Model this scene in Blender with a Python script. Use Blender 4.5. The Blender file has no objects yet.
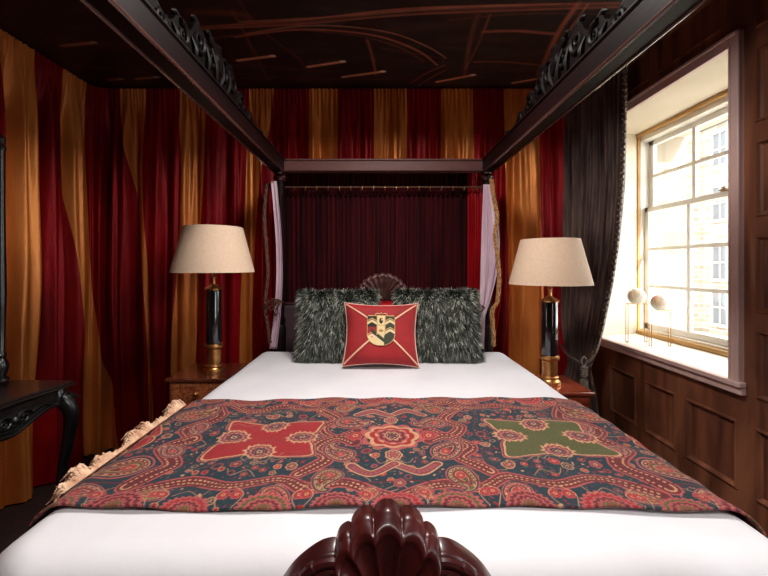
import bpy, bmesh, math, random
import numpy as np
from mathutils import Vector, noise

random.seed(7)
rng = np.random.default_rng(7)
PI = math.pi
sc = bpy.context.scene
COL = sc.collection
EYE = 1.62            # eye height; the scene is laid out in bed-widths and brought to metres by UNIT at the end
UNIT = .82

# ------------------------------------------------------------------ materials
def lin(c):
    return tuple(((v / 255) / 12.92 if v / 255 <= .04045 else ((v / 255 + .055) / 1.055) ** 2.4) for v in c)

def new_mat(name):
    m = bpy.data.materials.new(name); m.use_nodes = True
    nt = m.node_tree; b = nt.nodes['Principled BSDF']
    return m, nt, b

def mat(name, c1, c2=None, scale=(8, 8, 8), rough=.5, metal=0, bump=0, bscale=60, coat=0, sheen=0, sheen_c=None,
        detail=4, dist=0, spec=.5, bmap=None, ramp=(.35, .65), attr=None, sub=0):
    m, nt, b = new_mat(name)
    N, L = nt.nodes, nt.links
    b.inputs['Roughness'].default_value = rough
    b.inputs['Metallic'].default_value = metal
    b.inputs['Coat Weight'].default_value = coat
    b.inputs['Coat Roughness'].default_value = .12
    b.inputs['Specular IOR Level'].default_value = spec
    b.inputs['Sheen Weight'].default_value = sheen
    b.inputs['Sheen Roughness'].default_value = .4
    if sheen_c: b.inputs['Sheen Tint'].default_value = (*sheen_c, 1)
    if sub:
        b.inputs['Subsurface Weight'].default_value = sub
        b.inputs['Subsurface Radius'].default_value = (.02, .012, .008)
    tc = N.new('ShaderNodeTexCoord')
    mp = N.new('ShaderNodeMapping'); mp.inputs['Scale'].default_value = scale
    L.new(tc.outputs['Object'], mp.inputs['Vector'])
    nz = N.new('ShaderNodeTexNoise'); nz.inputs['Scale'].default_value = 1; nz.inputs['Detail'].default_value = detail
    nz.inputs['Distortion'].default_value = dist
    L.new(mp.outputs['Vector'], nz.inputs['Vector'])
    if attr:
        a = N.new('ShaderNodeAttribute'); a.attribute_name = attr
        mx = N.new('ShaderNodeMix'); mx.data_type = 'RGBA'; mx.blend_type = 'MULTIPLY'; mx.inputs[0].default_value = 1
        rp = N.new('ShaderNodeValToRGB')
        rp.color_ramp.elements[0].position = .3; rp.color_ramp.elements[1].position = .7
        rp.color_ramp.elements[0].color = (.72, .72, .72, 1); rp.color_ramp.elements[1].color = (1.1, 1.1, 1.1, 1)
        L.new(nz.outputs['Fac'], rp.inputs['Fac'])
        L.new(a.outputs['Color'], mx.inputs[6]); L.new(rp.outputs['Color'], mx.inputs[7])
        L.new(mx.outputs[2], b.inputs['Base Color'])
    else:
        rp = N.new('ShaderNodeValToRGB')
        rp.color_ramp.elements[0].position = ramp[0]; rp.color_ramp.elements[1].position = ramp[1]
        rp.color_ramp.elements[0].color = (*c1, 1); rp.color_ramp.elements[1].color = (*(c2 or c1), 1)
        L.new(nz.outputs['Fac'], rp.inputs['Fac']); L.new(rp.outputs['Color'], b.inputs['Base Color'])
    if bump:
        n2 = N.new('ShaderNodeTexNoise'); n2.inputs['Detail'].default_value = 5; n2.inputs['Scale'].default_value = 1
        m2 = N.new('ShaderNodeMapping'); m2.inputs['Scale'].default_value = bmap or (bscale,) * 3
        L.new(tc.outputs['Object'], m2.inputs['Vector']); L.new(m2.outputs['Vector'], n2.inputs['Vector'])
        bp = N.new('ShaderNodeBump'); bp.inputs['Strength'].default_value = bump; bp.inputs['Distance'].default_value = .01
        L.new(n2.outputs['Fac'], bp.inputs['Height']); L.new(bp.outputs['Normal'], b.inputs['Normal'])
    return m

M = {}
M['gold_silk'] = mat('gold_silk', lin((196, 104, 44)), lin((232, 142, 68)), (5, 5, 1.2), .36, metal=.35, bump=.45, bmap=(16, 16, 5), spec=.3)
M['red_silk'] = mat('red_silk', lin((124, 7, 14)), lin((160, 12, 22)), (5, 5, 1.2), .42, metal=.3, bump=.45, bmap=(16, 16, 5), spec=.2)
M['red_velvet'] = mat('red_velvet', lin((22, 3, 5)), lin((66, 9, 14)), (14, 14, 1.0), .8, bump=.2, bmap=(60, 60, 3), sheen=.12, sheen_c=(1, .2, .25), spec=.1)
M['brown_velvet'] = mat('brown_velvet', lin((66, 48, 44)), lin((132, 108, 100)), (14, 14, 2.5), .55, bump=.4, bmap=(40, 40, 9), sheen=.5, sheen_c=(1, .9, .85))
M['lilac'] = mat('lilac_silk', lin((190, 160, 176)), lin((214, 188, 198)), (9, 9, 2), .5, bump=.2, bmap=(20, 20, 4))
M['mahogany'] = mat('dark_mahogany', lin((34, 11, 10)), lin((56, 19, 16)), (6, 1.0, 6), .24, coat=.6, bump=.05, bmap=(60, 8, 60), dist=1)
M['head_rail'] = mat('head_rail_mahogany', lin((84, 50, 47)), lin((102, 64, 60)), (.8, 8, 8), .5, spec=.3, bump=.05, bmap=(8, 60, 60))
M['bead_wood'] = mat('polished_bead', lin((60, 34, 28)), lin((84, 50, 42)), (8, .8, 8), .22, coat=.8)
M['headboard_shell'] = mat('headboard_shell_wood', lin((62, 36, 34)), lin((92, 56, 52)), (12, 12, 12), .4, coat=.1)
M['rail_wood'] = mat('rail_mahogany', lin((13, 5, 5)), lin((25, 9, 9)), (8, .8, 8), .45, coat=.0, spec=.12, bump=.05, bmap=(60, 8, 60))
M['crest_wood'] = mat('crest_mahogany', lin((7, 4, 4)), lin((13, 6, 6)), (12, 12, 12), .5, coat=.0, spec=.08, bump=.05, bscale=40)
M['shell_wood'] = mat('carved_mahogany', lin((44, 11, 11)), lin((66, 18, 17)), (12, 12, 12), .34, coat=.2, spec=.4, bump=.05, bscale=40)
M['ebony'] = mat('black_lacquer', lin((9, 9, 10)), lin((18, 16, 16)), (9, 9, 9), .33, coat=.3, bump=.08, bscale=50)
M['table_top'] = mat('table_top_wood', lin((20, 13, 12)), lin((32, 20, 18)), (9, 2, 9), .35, coat=.4)
M['panel'] = mat('oak_panelling', lin((92, 53, 37)), lin((148, 92, 66)), (7, 7, 1.6), .42, bump=.12, bmap=(50, 50, 8), dist=.6, coat=.15)
M['panel_field'] = mat('oak_panel_field', lin((84, 46, 34)), lin((136, 82, 58)), (9, 9, 1.3), .45, bump=.12, bmap=(50, 50, 8), dist=.8, coat=.1)
M['casing'] = mat('mauve_paint', lin((216, 182, 174)), lin((224, 192, 184)), (5, 5, 5), .4, coat=.15, bump=.03)
M['cream'] = mat('cream_plaster', lin((222, 208, 184)), lin((230, 218, 198)), (3, 3, 3), .6, bump=.04, bscale=30)
M['ochre'] = mat('ochre_moulding', lin((186, 140, 78)), lin((204, 160, 96)), (6, 6, 6), .5)
M['sash'] = mat('white_sash_paint', lin((240, 236, 226)), lin((246, 243, 236)), (6, 6, 6), .4, coat=.1)
M['white'] = mat('white_cotton', lin((204, 201, 206)), lin((212, 209, 213)), (3, 3, 3), .75, bump=.35, bmap=(7, 5, 7), sheen=.1)
M['mattress'] = mat('mattress_ticking', lin((220, 214, 206)), None, (9, 9, 9), .8)
M['upholstery'] = mat('aubergine_upholstery', lin((52, 30, 36)), lin((64, 38, 44)), (30, 30, 30), .7, bump=.2, bscale=200)
M['brass'] = mat('aged_brass', lin((178, 120, 66)), lin((214, 156, 100)), (20, 20, 20), .33, metal=1, bump=.04)
M['lamp_black'] = mat('black_glaze', lin((13, 14, 17)), lin((20, 20, 24)), (10, 10, 4), .12, coat=1)
M['shade'] = mat('linen_shade', lin((210, 180, 154)), lin((216, 187, 162)), (60, 60, 60), .85, bump=.25, bmap=(260, 260, 500))
M['burl'] = mat('burl_walnut', lin((96, 44, 24)), lin((168, 96, 58)), (22, 22, 22), .28, coat=.7, dist=3, detail=8)
M['cherry_dark'] = mat('dark_polished_top', lin((52, 22, 15)), lin((84, 40, 26)), (4, 14, 14), .22, coat=.6, dist=.7)
M['cherry'] = mat('red_cherry', lin((92, 32, 18)), lin((142, 62, 38)), (4, 14, 14), .24, coat=.8, dist=.7)
M['red_velvet_cushion'] = mat('crimson_cushion_velvet', lin((138, 14, 20)), lin((156, 20, 26)), (9, 9, 9), .75, bump=.15, bscale=160, sheen=.15, sheen_c=(1, .4, .4))
M['ribbon'] = mat('cream_gold_ribbon', lin((220, 160, 130)), lin((228, 178, 148)), (60, 60, 60), .5, bump=.1, bscale=300)
M['piping'] = mat('pale_pink_piping', lin((220, 170, 150)), lin((232, 190, 172)), (60, 60, 60), .6)
M['fringe'] = mat('wool_fringe', lin((186, 138, 108)), lin((226, 190, 160)), (24, 24, 24), .85)
M['rope'] = mat('gold_rope', lin((110, 66, 26)), lin((186, 130, 60)), (60, 60, 60), .4, bump=.5, bscale=120, sheen=.3)
M['brown_braid'] = mat('brown_braid', lin((48, 22, 14)), lin((96, 50, 28)), (90, 90, 90), .6, bump=.5, bscale=120)
M['grey_tassel'] = mat('silver_grey_tassel', lin((130, 118, 110)), lin((170, 160, 150)), (60, 60, 60), .5, bump=.3, bscale=200)
M['bead_trim'] = mat('beaded_trim', lin((70, 58, 52)), lin((150, 134, 122)), (70, 70, 70), .4)
M['orb'] = mat('white_marbled_glass', lin((222, 216, 204)), lin((250, 248, 242)), (30, 30, 30), .2, coat=.5, dist=3, sub=1)
M['orb'].node_tree.nodes['Principled BSDF'].inputs['Subsurface Scale'].default_value = 4
M['floor'] = mat('dark_carpet', lin((42, 24, 20)), lin((56, 32, 27)), (20, 20, 20), .9, bump=.3, bscale=200)
M['plaster'] = mat('dark_red_wall', lin((52, 18, 16)), None, (5, 5, 5), .8)
M['lock'] = mat('sash_lock_brass', lin((170, 140, 100)), None, (5, 5, 5), .35, metal=1)
M['throw'] = mat('paisley_weave', (1, 1, 1), None, (230, 230, 230), .85, bump=.4, bscale=420, attr='Col', sheen=.05)
M['mural'] = mat('painted_ceiling', (1, 1, 1), None, (6, 6, 6), .5, bump=.05, bscale=20, attr='Col', detail=8, spec=.3)
M['badge'] = mat('embroidered_badge', (1, 1, 1), None, (300, 300, 300), .7, bump=.3, bscale=500, attr='Col')
M['fur'] = mat('faux_fur', (1, 1, 1), None, (20, 20, 20), .6, attr='Col', spec=.3)
M['mirror'] = mat('mirror_glass', (.6, .6, .6), None, (1, 1, 1), .03, metal=1)

def brick_mat():
    m, nt, b = new_mat('pale_stone_brick')
    N, L = nt.nodes, nt.links
    tc = N.new('ShaderNodeTexCoord'); sp = N.new('ShaderNodeSeparateXYZ'); cb = N.new('ShaderNodeCombineXYZ')
    L.new(tc.outputs['Object'], sp.inputs[0]); 
    ad = N.new('ShaderNodeMath'); ad.operation = 'ADD'
    L.new(sp.outputs['X'], ad.inputs[0]); L.new(sp.outputs['Y'], ad.inputs[1])
    L.new(ad.outputs[0], cb.inputs['X']); L.new(sp.outputs['Z'], cb.inputs['Y'])
    br = N.new('ShaderNodeTexBrick'); br.inputs['Scale'].default_value = 1.0
    br.inputs['Brick Width'].default_value = .7; br.inputs['Row Height'].default_value = .28
    br.inputs['Mortar Size'].default_value = .03
    br.inputs['Color1'].default_value = (*lin((176, 164, 146)), 1); br.inputs['Color2'].default_value = (*lin((136, 124, 106)), 1)
    br.inputs['Mortar'].default_value = (*lin((196, 184, 166)), 1)
    L.new(cb.outputs[0], br.inputs['Vector']); L.new(br.outputs['Color'], b.inputs['Base Color'])
    b.inputs['Roughness'].default_value = .9
    return m
M['stone'] = brick_mat()
M['stone_plain'] = mat('dressed_stone', lin((186, 176, 160)), lin((198, 188, 172)), (2, 2, 2), .9)
M['slate'] = mat('slate_roof', lin((92, 94, 100)), lin((116, 116, 120)), (3, 3, 3), .7)
M['far_glass'] = mat('far_window_glass', lin((100, 104, 108)), None, (3, 3, 3), .1)
M['ground'] = mat('paved_street', lin((150, 146, 138)), lin((170, 166, 158)), (3, 3, 3), .9)

def glass_mat():
    m = bpy.data.materials.new('window_glass'); m.use_nodes = True
    nt = m.node_tree; nt.nodes.clear(); N, L = nt.nodes, nt.links
    o = N.new('ShaderNodeOutputMaterial'); mx = N.new('ShaderNodeMixShader'); t = N.new('ShaderNodeBsdfTransparent')
    g = N.new('ShaderNodeBsdfGlossy'); g.inputs['Roughness'].default_value = .02
    mx.inputs[0].default_value = .06; t.inputs[0].default_value = (.97, .98, .97, 1)
    L.new(t.outputs[0], mx.inputs[1]); L.new(g.outputs[0], mx.inputs[2]); L.new(mx.outputs[0], o.inputs[0])
    return m
M['glass'] = glass_mat()

# ------------------------------------------------------------------ mesh helpers
class MB:
    def __init__(s): s.v = []; s.f = []; s.c = None
    def add(s, vs, fs):
        n = len(s.v); s.v.extend([tuple(map(float, p)) for p in vs]); s.f.extend([tuple(n + i for i in f) for f in fs]); return s
    def box(s, x0, x1, y0, y1, z0, z1):
        x0, x1 = sorted((x0, x1)); y0, y1 = sorted((y0, y1)); z0, z1 = sorted((z0, z1))
        v = [(x, y, z) for x in (x0, x1) for y in (y0, y1) for z in (z0, z1)]
        return s.add(v, [(0, 1, 3, 2), (4, 6, 7, 5), (0, 4, 5, 1), (2, 3, 7, 6), (0, 2, 6, 4), (1, 5, 7, 3)])
    def tube(s, pts, r, n=10, cap=True, squash=None):
        pts = [Vector(p) for p in pts]; m = len(pts)
        rs = r if hasattr(r, '__len__') else [r] * m
        up = None; rings = []
        for i, p in enumerate(pts):
            t = (pts[min(i + 1, m - 1)] - pts[max(i - 1, 0)])
            if t.length < 1e-9: t = Vector((0, 0, 1))
            t.normalize()
            if up is None:
                a = Vector((0, 0, 1)) if abs(t.z) < .9 else Vector((1, 0, 0))
                up = (a - t * a.dot(t)).normalized()
            else:
                up = (up - t * up.dot(t))
                up = up.normalized() if up.length > 1e-6 else t.orthogonal().normalized()
            b = t.cross(up)
            rings.append([p + (up * math.cos(2 * PI * k / n) + b * math.sin(2 * PI * k / n)) * rs[i] for k in range(n)])
        vs = [q for ring in rings for q in ring]
        fs = [(i * n + k, i * n + (k + 1) % n, (i + 1) * n + (k + 1) % n, (i + 1) * n + k) for i in range(m - 1) for k in range(n)]
        if cap:
            fs.append(tuple(range(n - 1, -1, -1))); fs.append(tuple((m - 1) * n + k for k in range(n)))
        return s.add(vs, fs)
    def lathe(s, prof, cx=0, cy=0, n=32, flat=0):
        m = len(prof)
        vs = [(cx + r * math.cos(2 * PI * k / n), cy + r * math.sin(2 * PI * k / n), z) for r, z in prof for k in range(n)]
        fs = [(i * n + k, i * n + (k + 1) % n, (i + 1) * n + (k + 1) % n, (i + 1) * n + k) for i in range(m - 1) for k in range(n)]
        return s.add(vs, fs)
    def ball(s, c, r, nu=12, nv=8, sq=(1, 1, 1)):
        c = Vector(c); vs = []; fs = []
        for j in range(nv + 1):
            a = PI * j / nv
            for k in range(nu):
                b = 2 * PI * k / nu
                vs.append((c.x + r * sq[0] * math.sin(a) * math.cos(b), c.y + r * sq[1] * math.sin(a) * math.sin(b), c.z + r * sq[2] * math.cos(a)))
        for j in range(nv):
            for k in range(nu):
                fs.append((j * nu + k, (j + 1) * nu + k, (j + 1) * nu + (k + 1) % nu, j * nu + (k + 1) % nu))
        return s.add(vs, fs)
    def prism(s, poly, axis, a, b, scale_b=1.0, centre=(0, 0)):
        """poly: 2-D outline; axis 'x' -> (y,z), 'y' -> (x,z), 'z' -> (x,y); extruded from a to b"""
        def put(p, t):
            return (t, p[0], p[1]) if axis == 'x' else ((p[0], t, p[1]) if axis == 'y' else (p[0], p[1], t))
        n = len(poly)
        pb = [((p[0] - centre[0]) * scale_b + centre[0], (p[1] - centre[1]) * scale_b + centre[1]) for p in poly]
        vs = [put(p, a) for p in poly] + [put(p, b) for p in pb]
        fs = [tuple(range(n)), tuple(range(2 * n - 1, n - 1, -1))] + [(i, n + i, n + (i + 1) % n, (i + 1) % n) for i in range(n)]
        return s.add(vs, fs)
    def build(s, name, m, parent=None, smooth=True, bevel=0, angle=40, seg=2):
        me = bpy.data.meshes.new(name); me.from_pydata(s.v, [], s.f)
        bm = bmesh.new(); bm.from_mesh(me)
        bmesh.ops.recalc_face_normals(bm, faces=bm.faces); bm.to_mesh(me); bm.free()
        me.materials.append(m)
        o = bpy.data.objects.new(name, me); COL.objects.link(o)
        if smooth:
            me.polygons.foreach_set('use_smooth', [True] * len(me.polygons))
            try: me.set_sharp_from_angle(angle=math.radians(angle))
            except Exception: pass
        if bevel:
            b = o.modifiers.new('bevel', 'BEVEL'); b.width = bevel; b.segments = seg; b.limit_method = 'ANGLE'
        if parent: put_under(o, parent)
        return o

def put_under(o, parent):
    o.parent = parent
    w = parent.matrix_world if False else None
    off = Vector((0, 0, 0)); p = parent
    while p is not None:
        off += p.location; p = p.parent
    o.location = Vector(o.location) - off
    return o

def grid(name, P, m, parent=None, col=None, smooth=True, solid=0, wrap=False, link=True):
    P = np.asarray(P, dtype=np.float32); nv, nu = P.shape[:2]
    idx = np.arange(nv * nu).reshape(nv, nu)
    if wrap: idx = np.concatenate([idx, idx[:, :1]], 1)
    F = np.stack([idx[:-1, :-1], idx[:-1, 1:], idx[1:, 1:], idx[1:, :-1]], -1).reshape(-1, 4)
    return raw_mesh(name, P.reshape(-1, 3), F, m, parent, None if col is None else np.asarray(col).reshape(-1, 3), smooth, solid)

def raw_mesh(name, V, F, m, parent=None, col=None, smooth=True, solid=0):
    V = np.asarray(V, dtype=np.float32); F = np.asarray(F, dtype=np.int32); k = F.shape[1]
    me = bpy.data.meshes.new(name)
    me.vertices.add(len(V)); me.vertices.foreach_set('co', V.ravel())
    me.loops.add(F.size); me.loops.foreach_set('vertex_index', F.ravel())
    me.polygons.add(len(F)); me.polygons.foreach_set('loop_start', np.arange(0, F.size, k, dtype=np.int32))
    me.update(calc_edges=True)
    if col is not None:
        a = me.color_attributes.new('Col', 'FLOAT_COLOR', 'POINT')
        c4 = np.ones((len(V), 4), dtype=np.float32); c4[:, :3] = col
        a.data.foreach_set('color', c4.ravel())
    if smooth: me.polygons.foreach_set('use_smooth', np.ones(len(F), dtype=bool))
    me.validate(); me.materials.append(m)
    o = bpy.data.objects.new(name, me); COL.objects.link(o)
    if solid:
        s = o.modifiers.new('solid', 'SOLIDIFY'); s.thickness = solid; s.offset = 0
    if parent: put_under(o, parent)
    return o

def thing(name, label, cat, loc, group=None):
    o = bpy.data.objects.new(name, None); COL.objects.link(o); o.location = loc; o.empty_display_size = .1
    o['label'] = label; o['category'] = cat
    if group: o['group'] = group
    return o
def tag(o, label, cat, group=None):
    o['label'] = label; o['category'] = cat
    if group: o['group'] = group
    return o
def struct(o):
    o['kind'] = 'structure'; return o
def shift(o, dx, dy, dz):
    o.location = Vector(o.location) + Vector((dx, dy, dz)); return o

def spiral(cy, cz, r, turns, start, sign=1, n=26, r1=.12):
    """points (a,b) of a volute in a plane"""
    return [(cy + r * (1 - (1 - r1) * t) * math.cos(start + sign * 2 * PI * turns * t),
             cz + r * (1 - (1 - r1) * t) * math.sin(start + sign * 2 * PI * turns * t)) for t in [i / (n - 1) for i in range(n)]]
def smooth_path(pts, n=40):
    pts = np.array(pts, float); m = len(pts); out = []
    for i in range(m - 1):
        p0 = pts[max(i - 1, 0)]; p1 = pts[i]; p2 = pts[i + 1]; p3 = pts[min(i + 2, m - 1)]
        k = max(2, n // (m - 1))
        for j in range(k):
            t = j / k
            out.append(.5 * ((2 * p1) + (-p0 + p2) * t + (2 * p0 - 5 * p1 + 4 * p2 - p3) * t ** 2 + (-p0 + 3 * p1 - 3 * p2 + p3) * t ** 3))
    out.append(pts[-1]); return [tuple(p) for p in out]

# ------------------------------------------------------------------ room shell
XL, XR, YB, YF, H = -2.62, 1.85, 3.50, -2.0, EYE + 1.55
struct(MB().box(XL - .1, 2.5, YF - .1, YB + .1, -.1, 0).build('floor', M['floor'], smooth=False))
struct(MB().box(XL - .1, XL, YF, YB, 0, H).build('wall_left', M['plaster'], smooth=False))
struct(MB().box(XL - .1, 2.5, YB, YB + .15, 0, H).build('wall_back', M['plaster'], smooth=False))
struct(MB().box(XL - .1, 2.5, YF - .15, YF, 0, H).build('wall_front', M['plaster'], smooth=False))

# painted ceiling -----------------------------------------------------------
def stroke(img, X, Y, pts, w, c, a=1.0, soft=.5):
    """blend colour c along a polyline; w = half width in metres"""
    pts = np.array(pts, float)
    lo = pts.min(0) - 3 * w; hi = pts.max(0) + 3 * w
    i0, i1 = np.searchsorted(Y[:, 0], [lo[1], hi[1]]); j0, j1 = np.searchsorted(X[0], [lo[0], hi[0]])
    if i1 <= i0 or j1 <= j0: return
    x = X[i0:i1, j0:j1]; y = Y[i0:i1, j0:j1]; d = np.full(x.shape, 1e9)
    for (ax, ay), (bx, by) in zip(pts[:-1], pts[1:]):
        dx, dy = bx - ax, by - ay; q = dx * dx + dy * dy + 1e-12
        t = np.clip(((x - ax) * dx + (y - ay) * dy) / q, 0, 1)
        d = np.minimum(d, np.hypot(x - ax - t * dx, y - ay - t * dy))
    k = (np.clip((w - d) / (w * soft + 1e-9), 0, 1) * a)[..., None]
    img[i0:i1, j0:j1] = img[i0:i1, j0:j1] * (1 - k) + np.array(c) * k

xs = np.arange(XL, 2.0, .009); ys = np.concatenate([np.arange(YF, 1.9, .05), np.arange(1.9, YB + .01, .009)])
CX, CY = np.meshgrid(xs, ys)
img = np.ones(CX.shape + (3,)) * np.array(lin((44, 31, 28)))
cl = lambda px, py: ((px - 378) / (266 - py) * 1.55, 384 * 1.55 / (266 - py))       # metres on the ceiling
R1, R2, R3 = lin((176, 96, 72)), lin((122, 64, 50)), lin((204, 130, 100))
cs = lambda l, w, c, a=.8, soft=.8: stroke(img, CX, CY, smooth_path([cl(*p) for p in l], 30), w, c, a, soft)
for i in range(90):      # brushy dark patches
    x0 = random.uniform(XL, 1.8); y0 = random.uniform(2, 3.4); L_ = random.uniform(.2, .7); an = random.uniform(-.35, .35)
    stroke(img, CX, CY, [(x0, y0), (x0 + L_ * math.cos(an), y0 + L_ * math.sin(an) * .5)], random.uniform(.02, .07),
           random.choice([lin((66, 44, 38)), lin((30, 22, 20)), lin((80, 48, 40)), lin((62, 58, 56))]), .45, 1)
for k in range(3):
    cs([(200, 27 + k), (300, 20 + 2 * k), (420, 8 + k * 3), (620, 3 + k * 2)], .012, R1 if k != 1 else R2, .7)
cs([(240, 22), (330, 17), (430, 9), (560, 4)], .01, R3, .5)
cs([(235, 37), (290, 30), (340, 31), (385, 38), (420, 52), (437, 65)], .014, R1, .85)
cs([(245, 34), (300, 26), (350, 27), (395, 34), (428, 47), (446, 58)], .010, R3, .6)
cs([(300, 30), (360, 36), (400, 48), (425, 62)], .008, R2, .8)
cs([(232, 10), (248, 40), (262, 68), (270, 80)], .012, R2, .7)
cs([(238, 0), (262, 30), (300, 60)], .008, R2, .6)
cs([(367, 40), (372, 55), (376, 75)], .015, R1, .55)
cs([(478, 15), (470, 40), (464, 78)], .022, R2, .7); cs([(490, 15), (478, 45), (466, 68)], .01, R1, .5)
cs([(578, 4), (560, 30), (545, 60), (538, 75)], .026, R1, .8); cs([(588, 4), (570, 30), (552, 56)], .01, R3, .6)
cs([(483, 32), (515, 31), (555, 34)], .02, R1, .65); cs([(475, 62), (505, 62), (538, 65)], .02, R1, .6)
cs([(410, 84), (425, 74), (445, 65)], .01, R1, .7); cs([(418, 86), (434, 76), (446, 70)], .008, R3, .5)
cs([(380, 48), (440, 58), (440, 62)], .01, R2, .5)
cs([(290, 50), (300, 60), (306, 70)], .006, R2, .7)
cs([(228, 60), (280, 68), (340, 72)], .008, R2, .55); cs([(195, 70), (300, 78), (420, 80)], .01, R2, .4)
cs([(200, 40), (232, 36)], .02, R2, .6); cs([(190, 12), (240, 14), (250, 20)], .04, R2, .5)
cs([(450, 20), (520, 14), (600, 14)], .012, R2, .5)
for a, b, br in [((238, 60.5), (274, 56), 1), ((308, 67), (344, 61.5), 1), ((343, 77), (384, 71.5), 1), ((437, 82), (474, 75), 1),
             ((513, 83), (548, 77), .9), ((62, 46), (95, 42.5), .45), ((108, 80), (122, 79), .4), ((136, 79), (158, 77), .5)]:
    pa, pb = cl(*a), cl(*b)                   # the painted candles of the mural
    stroke(img, CX, CY, [pa, pb], .019, tuple(v * br for v in lin((236, 156, 118))), 1, .5)
    pc = (pb[0] - .02, pb[1]); stroke(img, CX, CY, [pc, pb], .018, tuple(v * br for v in lin((255, 232, 205))), 1, .6)
ce = grid('ceiling', np.stack([CX, CY, np.full(CX.shape, H)], -1), M['mural'], col=img, smooth=False); struct(ce)
so = ce.modifiers.new('solid', 'SOLIDIFY'); so.thickness = .06; so.offset = -1
ce.data.flip_normals()
struct(MB().box(XL, 2.5, YF, YB, H + .10, H + .18).build('trim_1', M['plaster'], smooth=False))

# ---------------------------------------------------- right wall: masonry + panelling, two window openings
W1 = (2.005, 3.20); WZ = (EYE - .585, EYE + 1.135)         # opening in the wall face
W2 = (-1.05, .55)
ROWS = [(EYE + a, EYE + b) for a, b in ((-1.15, -.79), (-.65, -.31), (-.23, .15), (.24, .61), (.70, 1.07), (1.16, 1.49))]
COLS = [(2.75, 3.06), (2.38, 2.66), (1.973, 2.306), (1.55, 1.88), (1.13, 1.46), (.71, 1.04), (-1.5, -1.2), (-1.9, -1.6)]
wall = MB()
XO = 2.40
XO = 2.28
for (a, b, c, d) in ((YF, W2[0] - .12, 0, H), (W2[1] + .12, W1[0] - .12, 0, H), (3.40, YB, 0, H),
                     (W2[0] - .12, W2[1] + .12, 0, WZ[0]), (W2[0] - .12, W2[1] + .12, WZ[1], H),
                     (W1[0] - .12, 3.40, 0, WZ[0] - .004), (W1[0] - .12, 3.40, WZ[1] + .004, H)):
    wall.box(1.88, XO + .12, a, b, c, d)
XO = 2.40
wr = struct(wall.build('wall_right', M['plaster'], smooth=False))

def region_cells(pan, fld, y0, y1, z0, z1, panels):
    """face of the panelling at x = XR: frame cells flat, panels sunk behind a moulding"""
    ye = sorted({y0, y1, *[p for q in panels for p in q[:2]]}); ze = sorted({z0, z1, *[p for q in panels for p in q[2:]]})
    ye = [y for y in ye if y0 <= y <= y1]; ze = [z for z in ze if z0 <= z <= z1]
    for a, b in zip(ye[:-1], ye[1:]):
        for c, d in zip(ze[:-1], ze[1:]):
            my, mz = (a + b) / 2, (c + d) / 2
            if any(p[0] < my < p[1] and p[2] < mz < p[3] for p in panels): continue
            pan.add([(XR, a, c), (XR, b, c), (XR, b, d), (XR, a, d)], [(0, 1, 2, 3)])
    for (a, b, c, d) in panels:
        rings = [(0, 0), (.004, -.007), (.012, -.009), (.018, .004), (.026, .012)]
        vs = []
        for ins, dep in rings:
            vs += [(XR + dep, a + ins, c + ins), (XR + dep, b - ins, c + ins), (XR + dep, b - ins, d - ins), (XR + dep, a + ins, d - ins)]
        fs = [(i * 4 + k, i * 4 + (k + 1) % 4, i * 4 + 4 + (k + 1) % 4, i * 4 + 4 + k) for i in range(len(rings) - 1) for k in range(4)]
        pan.add(vs, fs)
        vs = []
        for ins, dep in ((.026, .012), (.06, .012)):
            vs += [(XR + dep, a + ins, c + ins), (XR + dep, b - ins, c + ins), (XR + dep, b - ins, d - ins), (XR + dep, a + ins, d - ins)]
        fld.add(vs, [(k, (k + 1) % 4, 4 + (k + 1) % 4, 4 + k) for k in range(4)] + [(4, 5, 6, 7)])
pan, fld = MB(), MB()
r0, r5 = ROWS[0], ROWS[5]
region_cells(pan, fld, W1[0] - .03, YB, 0, WZ[0], [(a, b, *r0) for a, b in COLS[:3]])
region_cells(pan, fld, W1[0] - .03, YB, WZ[1], H, [(a, b, EYE + 1.27, EYE + 1.50) for a, b in ((2.62, 3.1), (2.06, 2.54))])
region_cells(pan, fld, W2[1], W1[0] - .03, 0, H, [(a, b, c, d) for a, b in COLS[3:6] for c, d in ROWS])
region_cells(pan, fld, W2[0], W2[1], 0, WZ[0], [(a, a + .35, *r0) for a in (-1.0, -.6, -.2, .15)])
region_cells(pan, fld, W2[0], W2[1], WZ[1], H, [(a, a + .35, EYE + 1.27, EYE + 1.50) for a in (-1.0, -.6, -.2, .15)])
region_cells(pan, fld, YF, W2[0], 0, H, [(a, b, c, d) for a, b in COLS[6:] for c, d in ROWS])
region_cells(pan, fld, 3.20, YB, WZ[0], WZ[1], [])
pan.build('panelling', M['panel'], wr, smooth=False); fld.build('panel_field', M['panel_field'], wr, smooth=False)
struct(MB().box(XR - .018, XR + .02, W2[1] + .1, 3.44, 0, .14).build('baseboard_right', M['panel'], bevel=.004))

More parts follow.
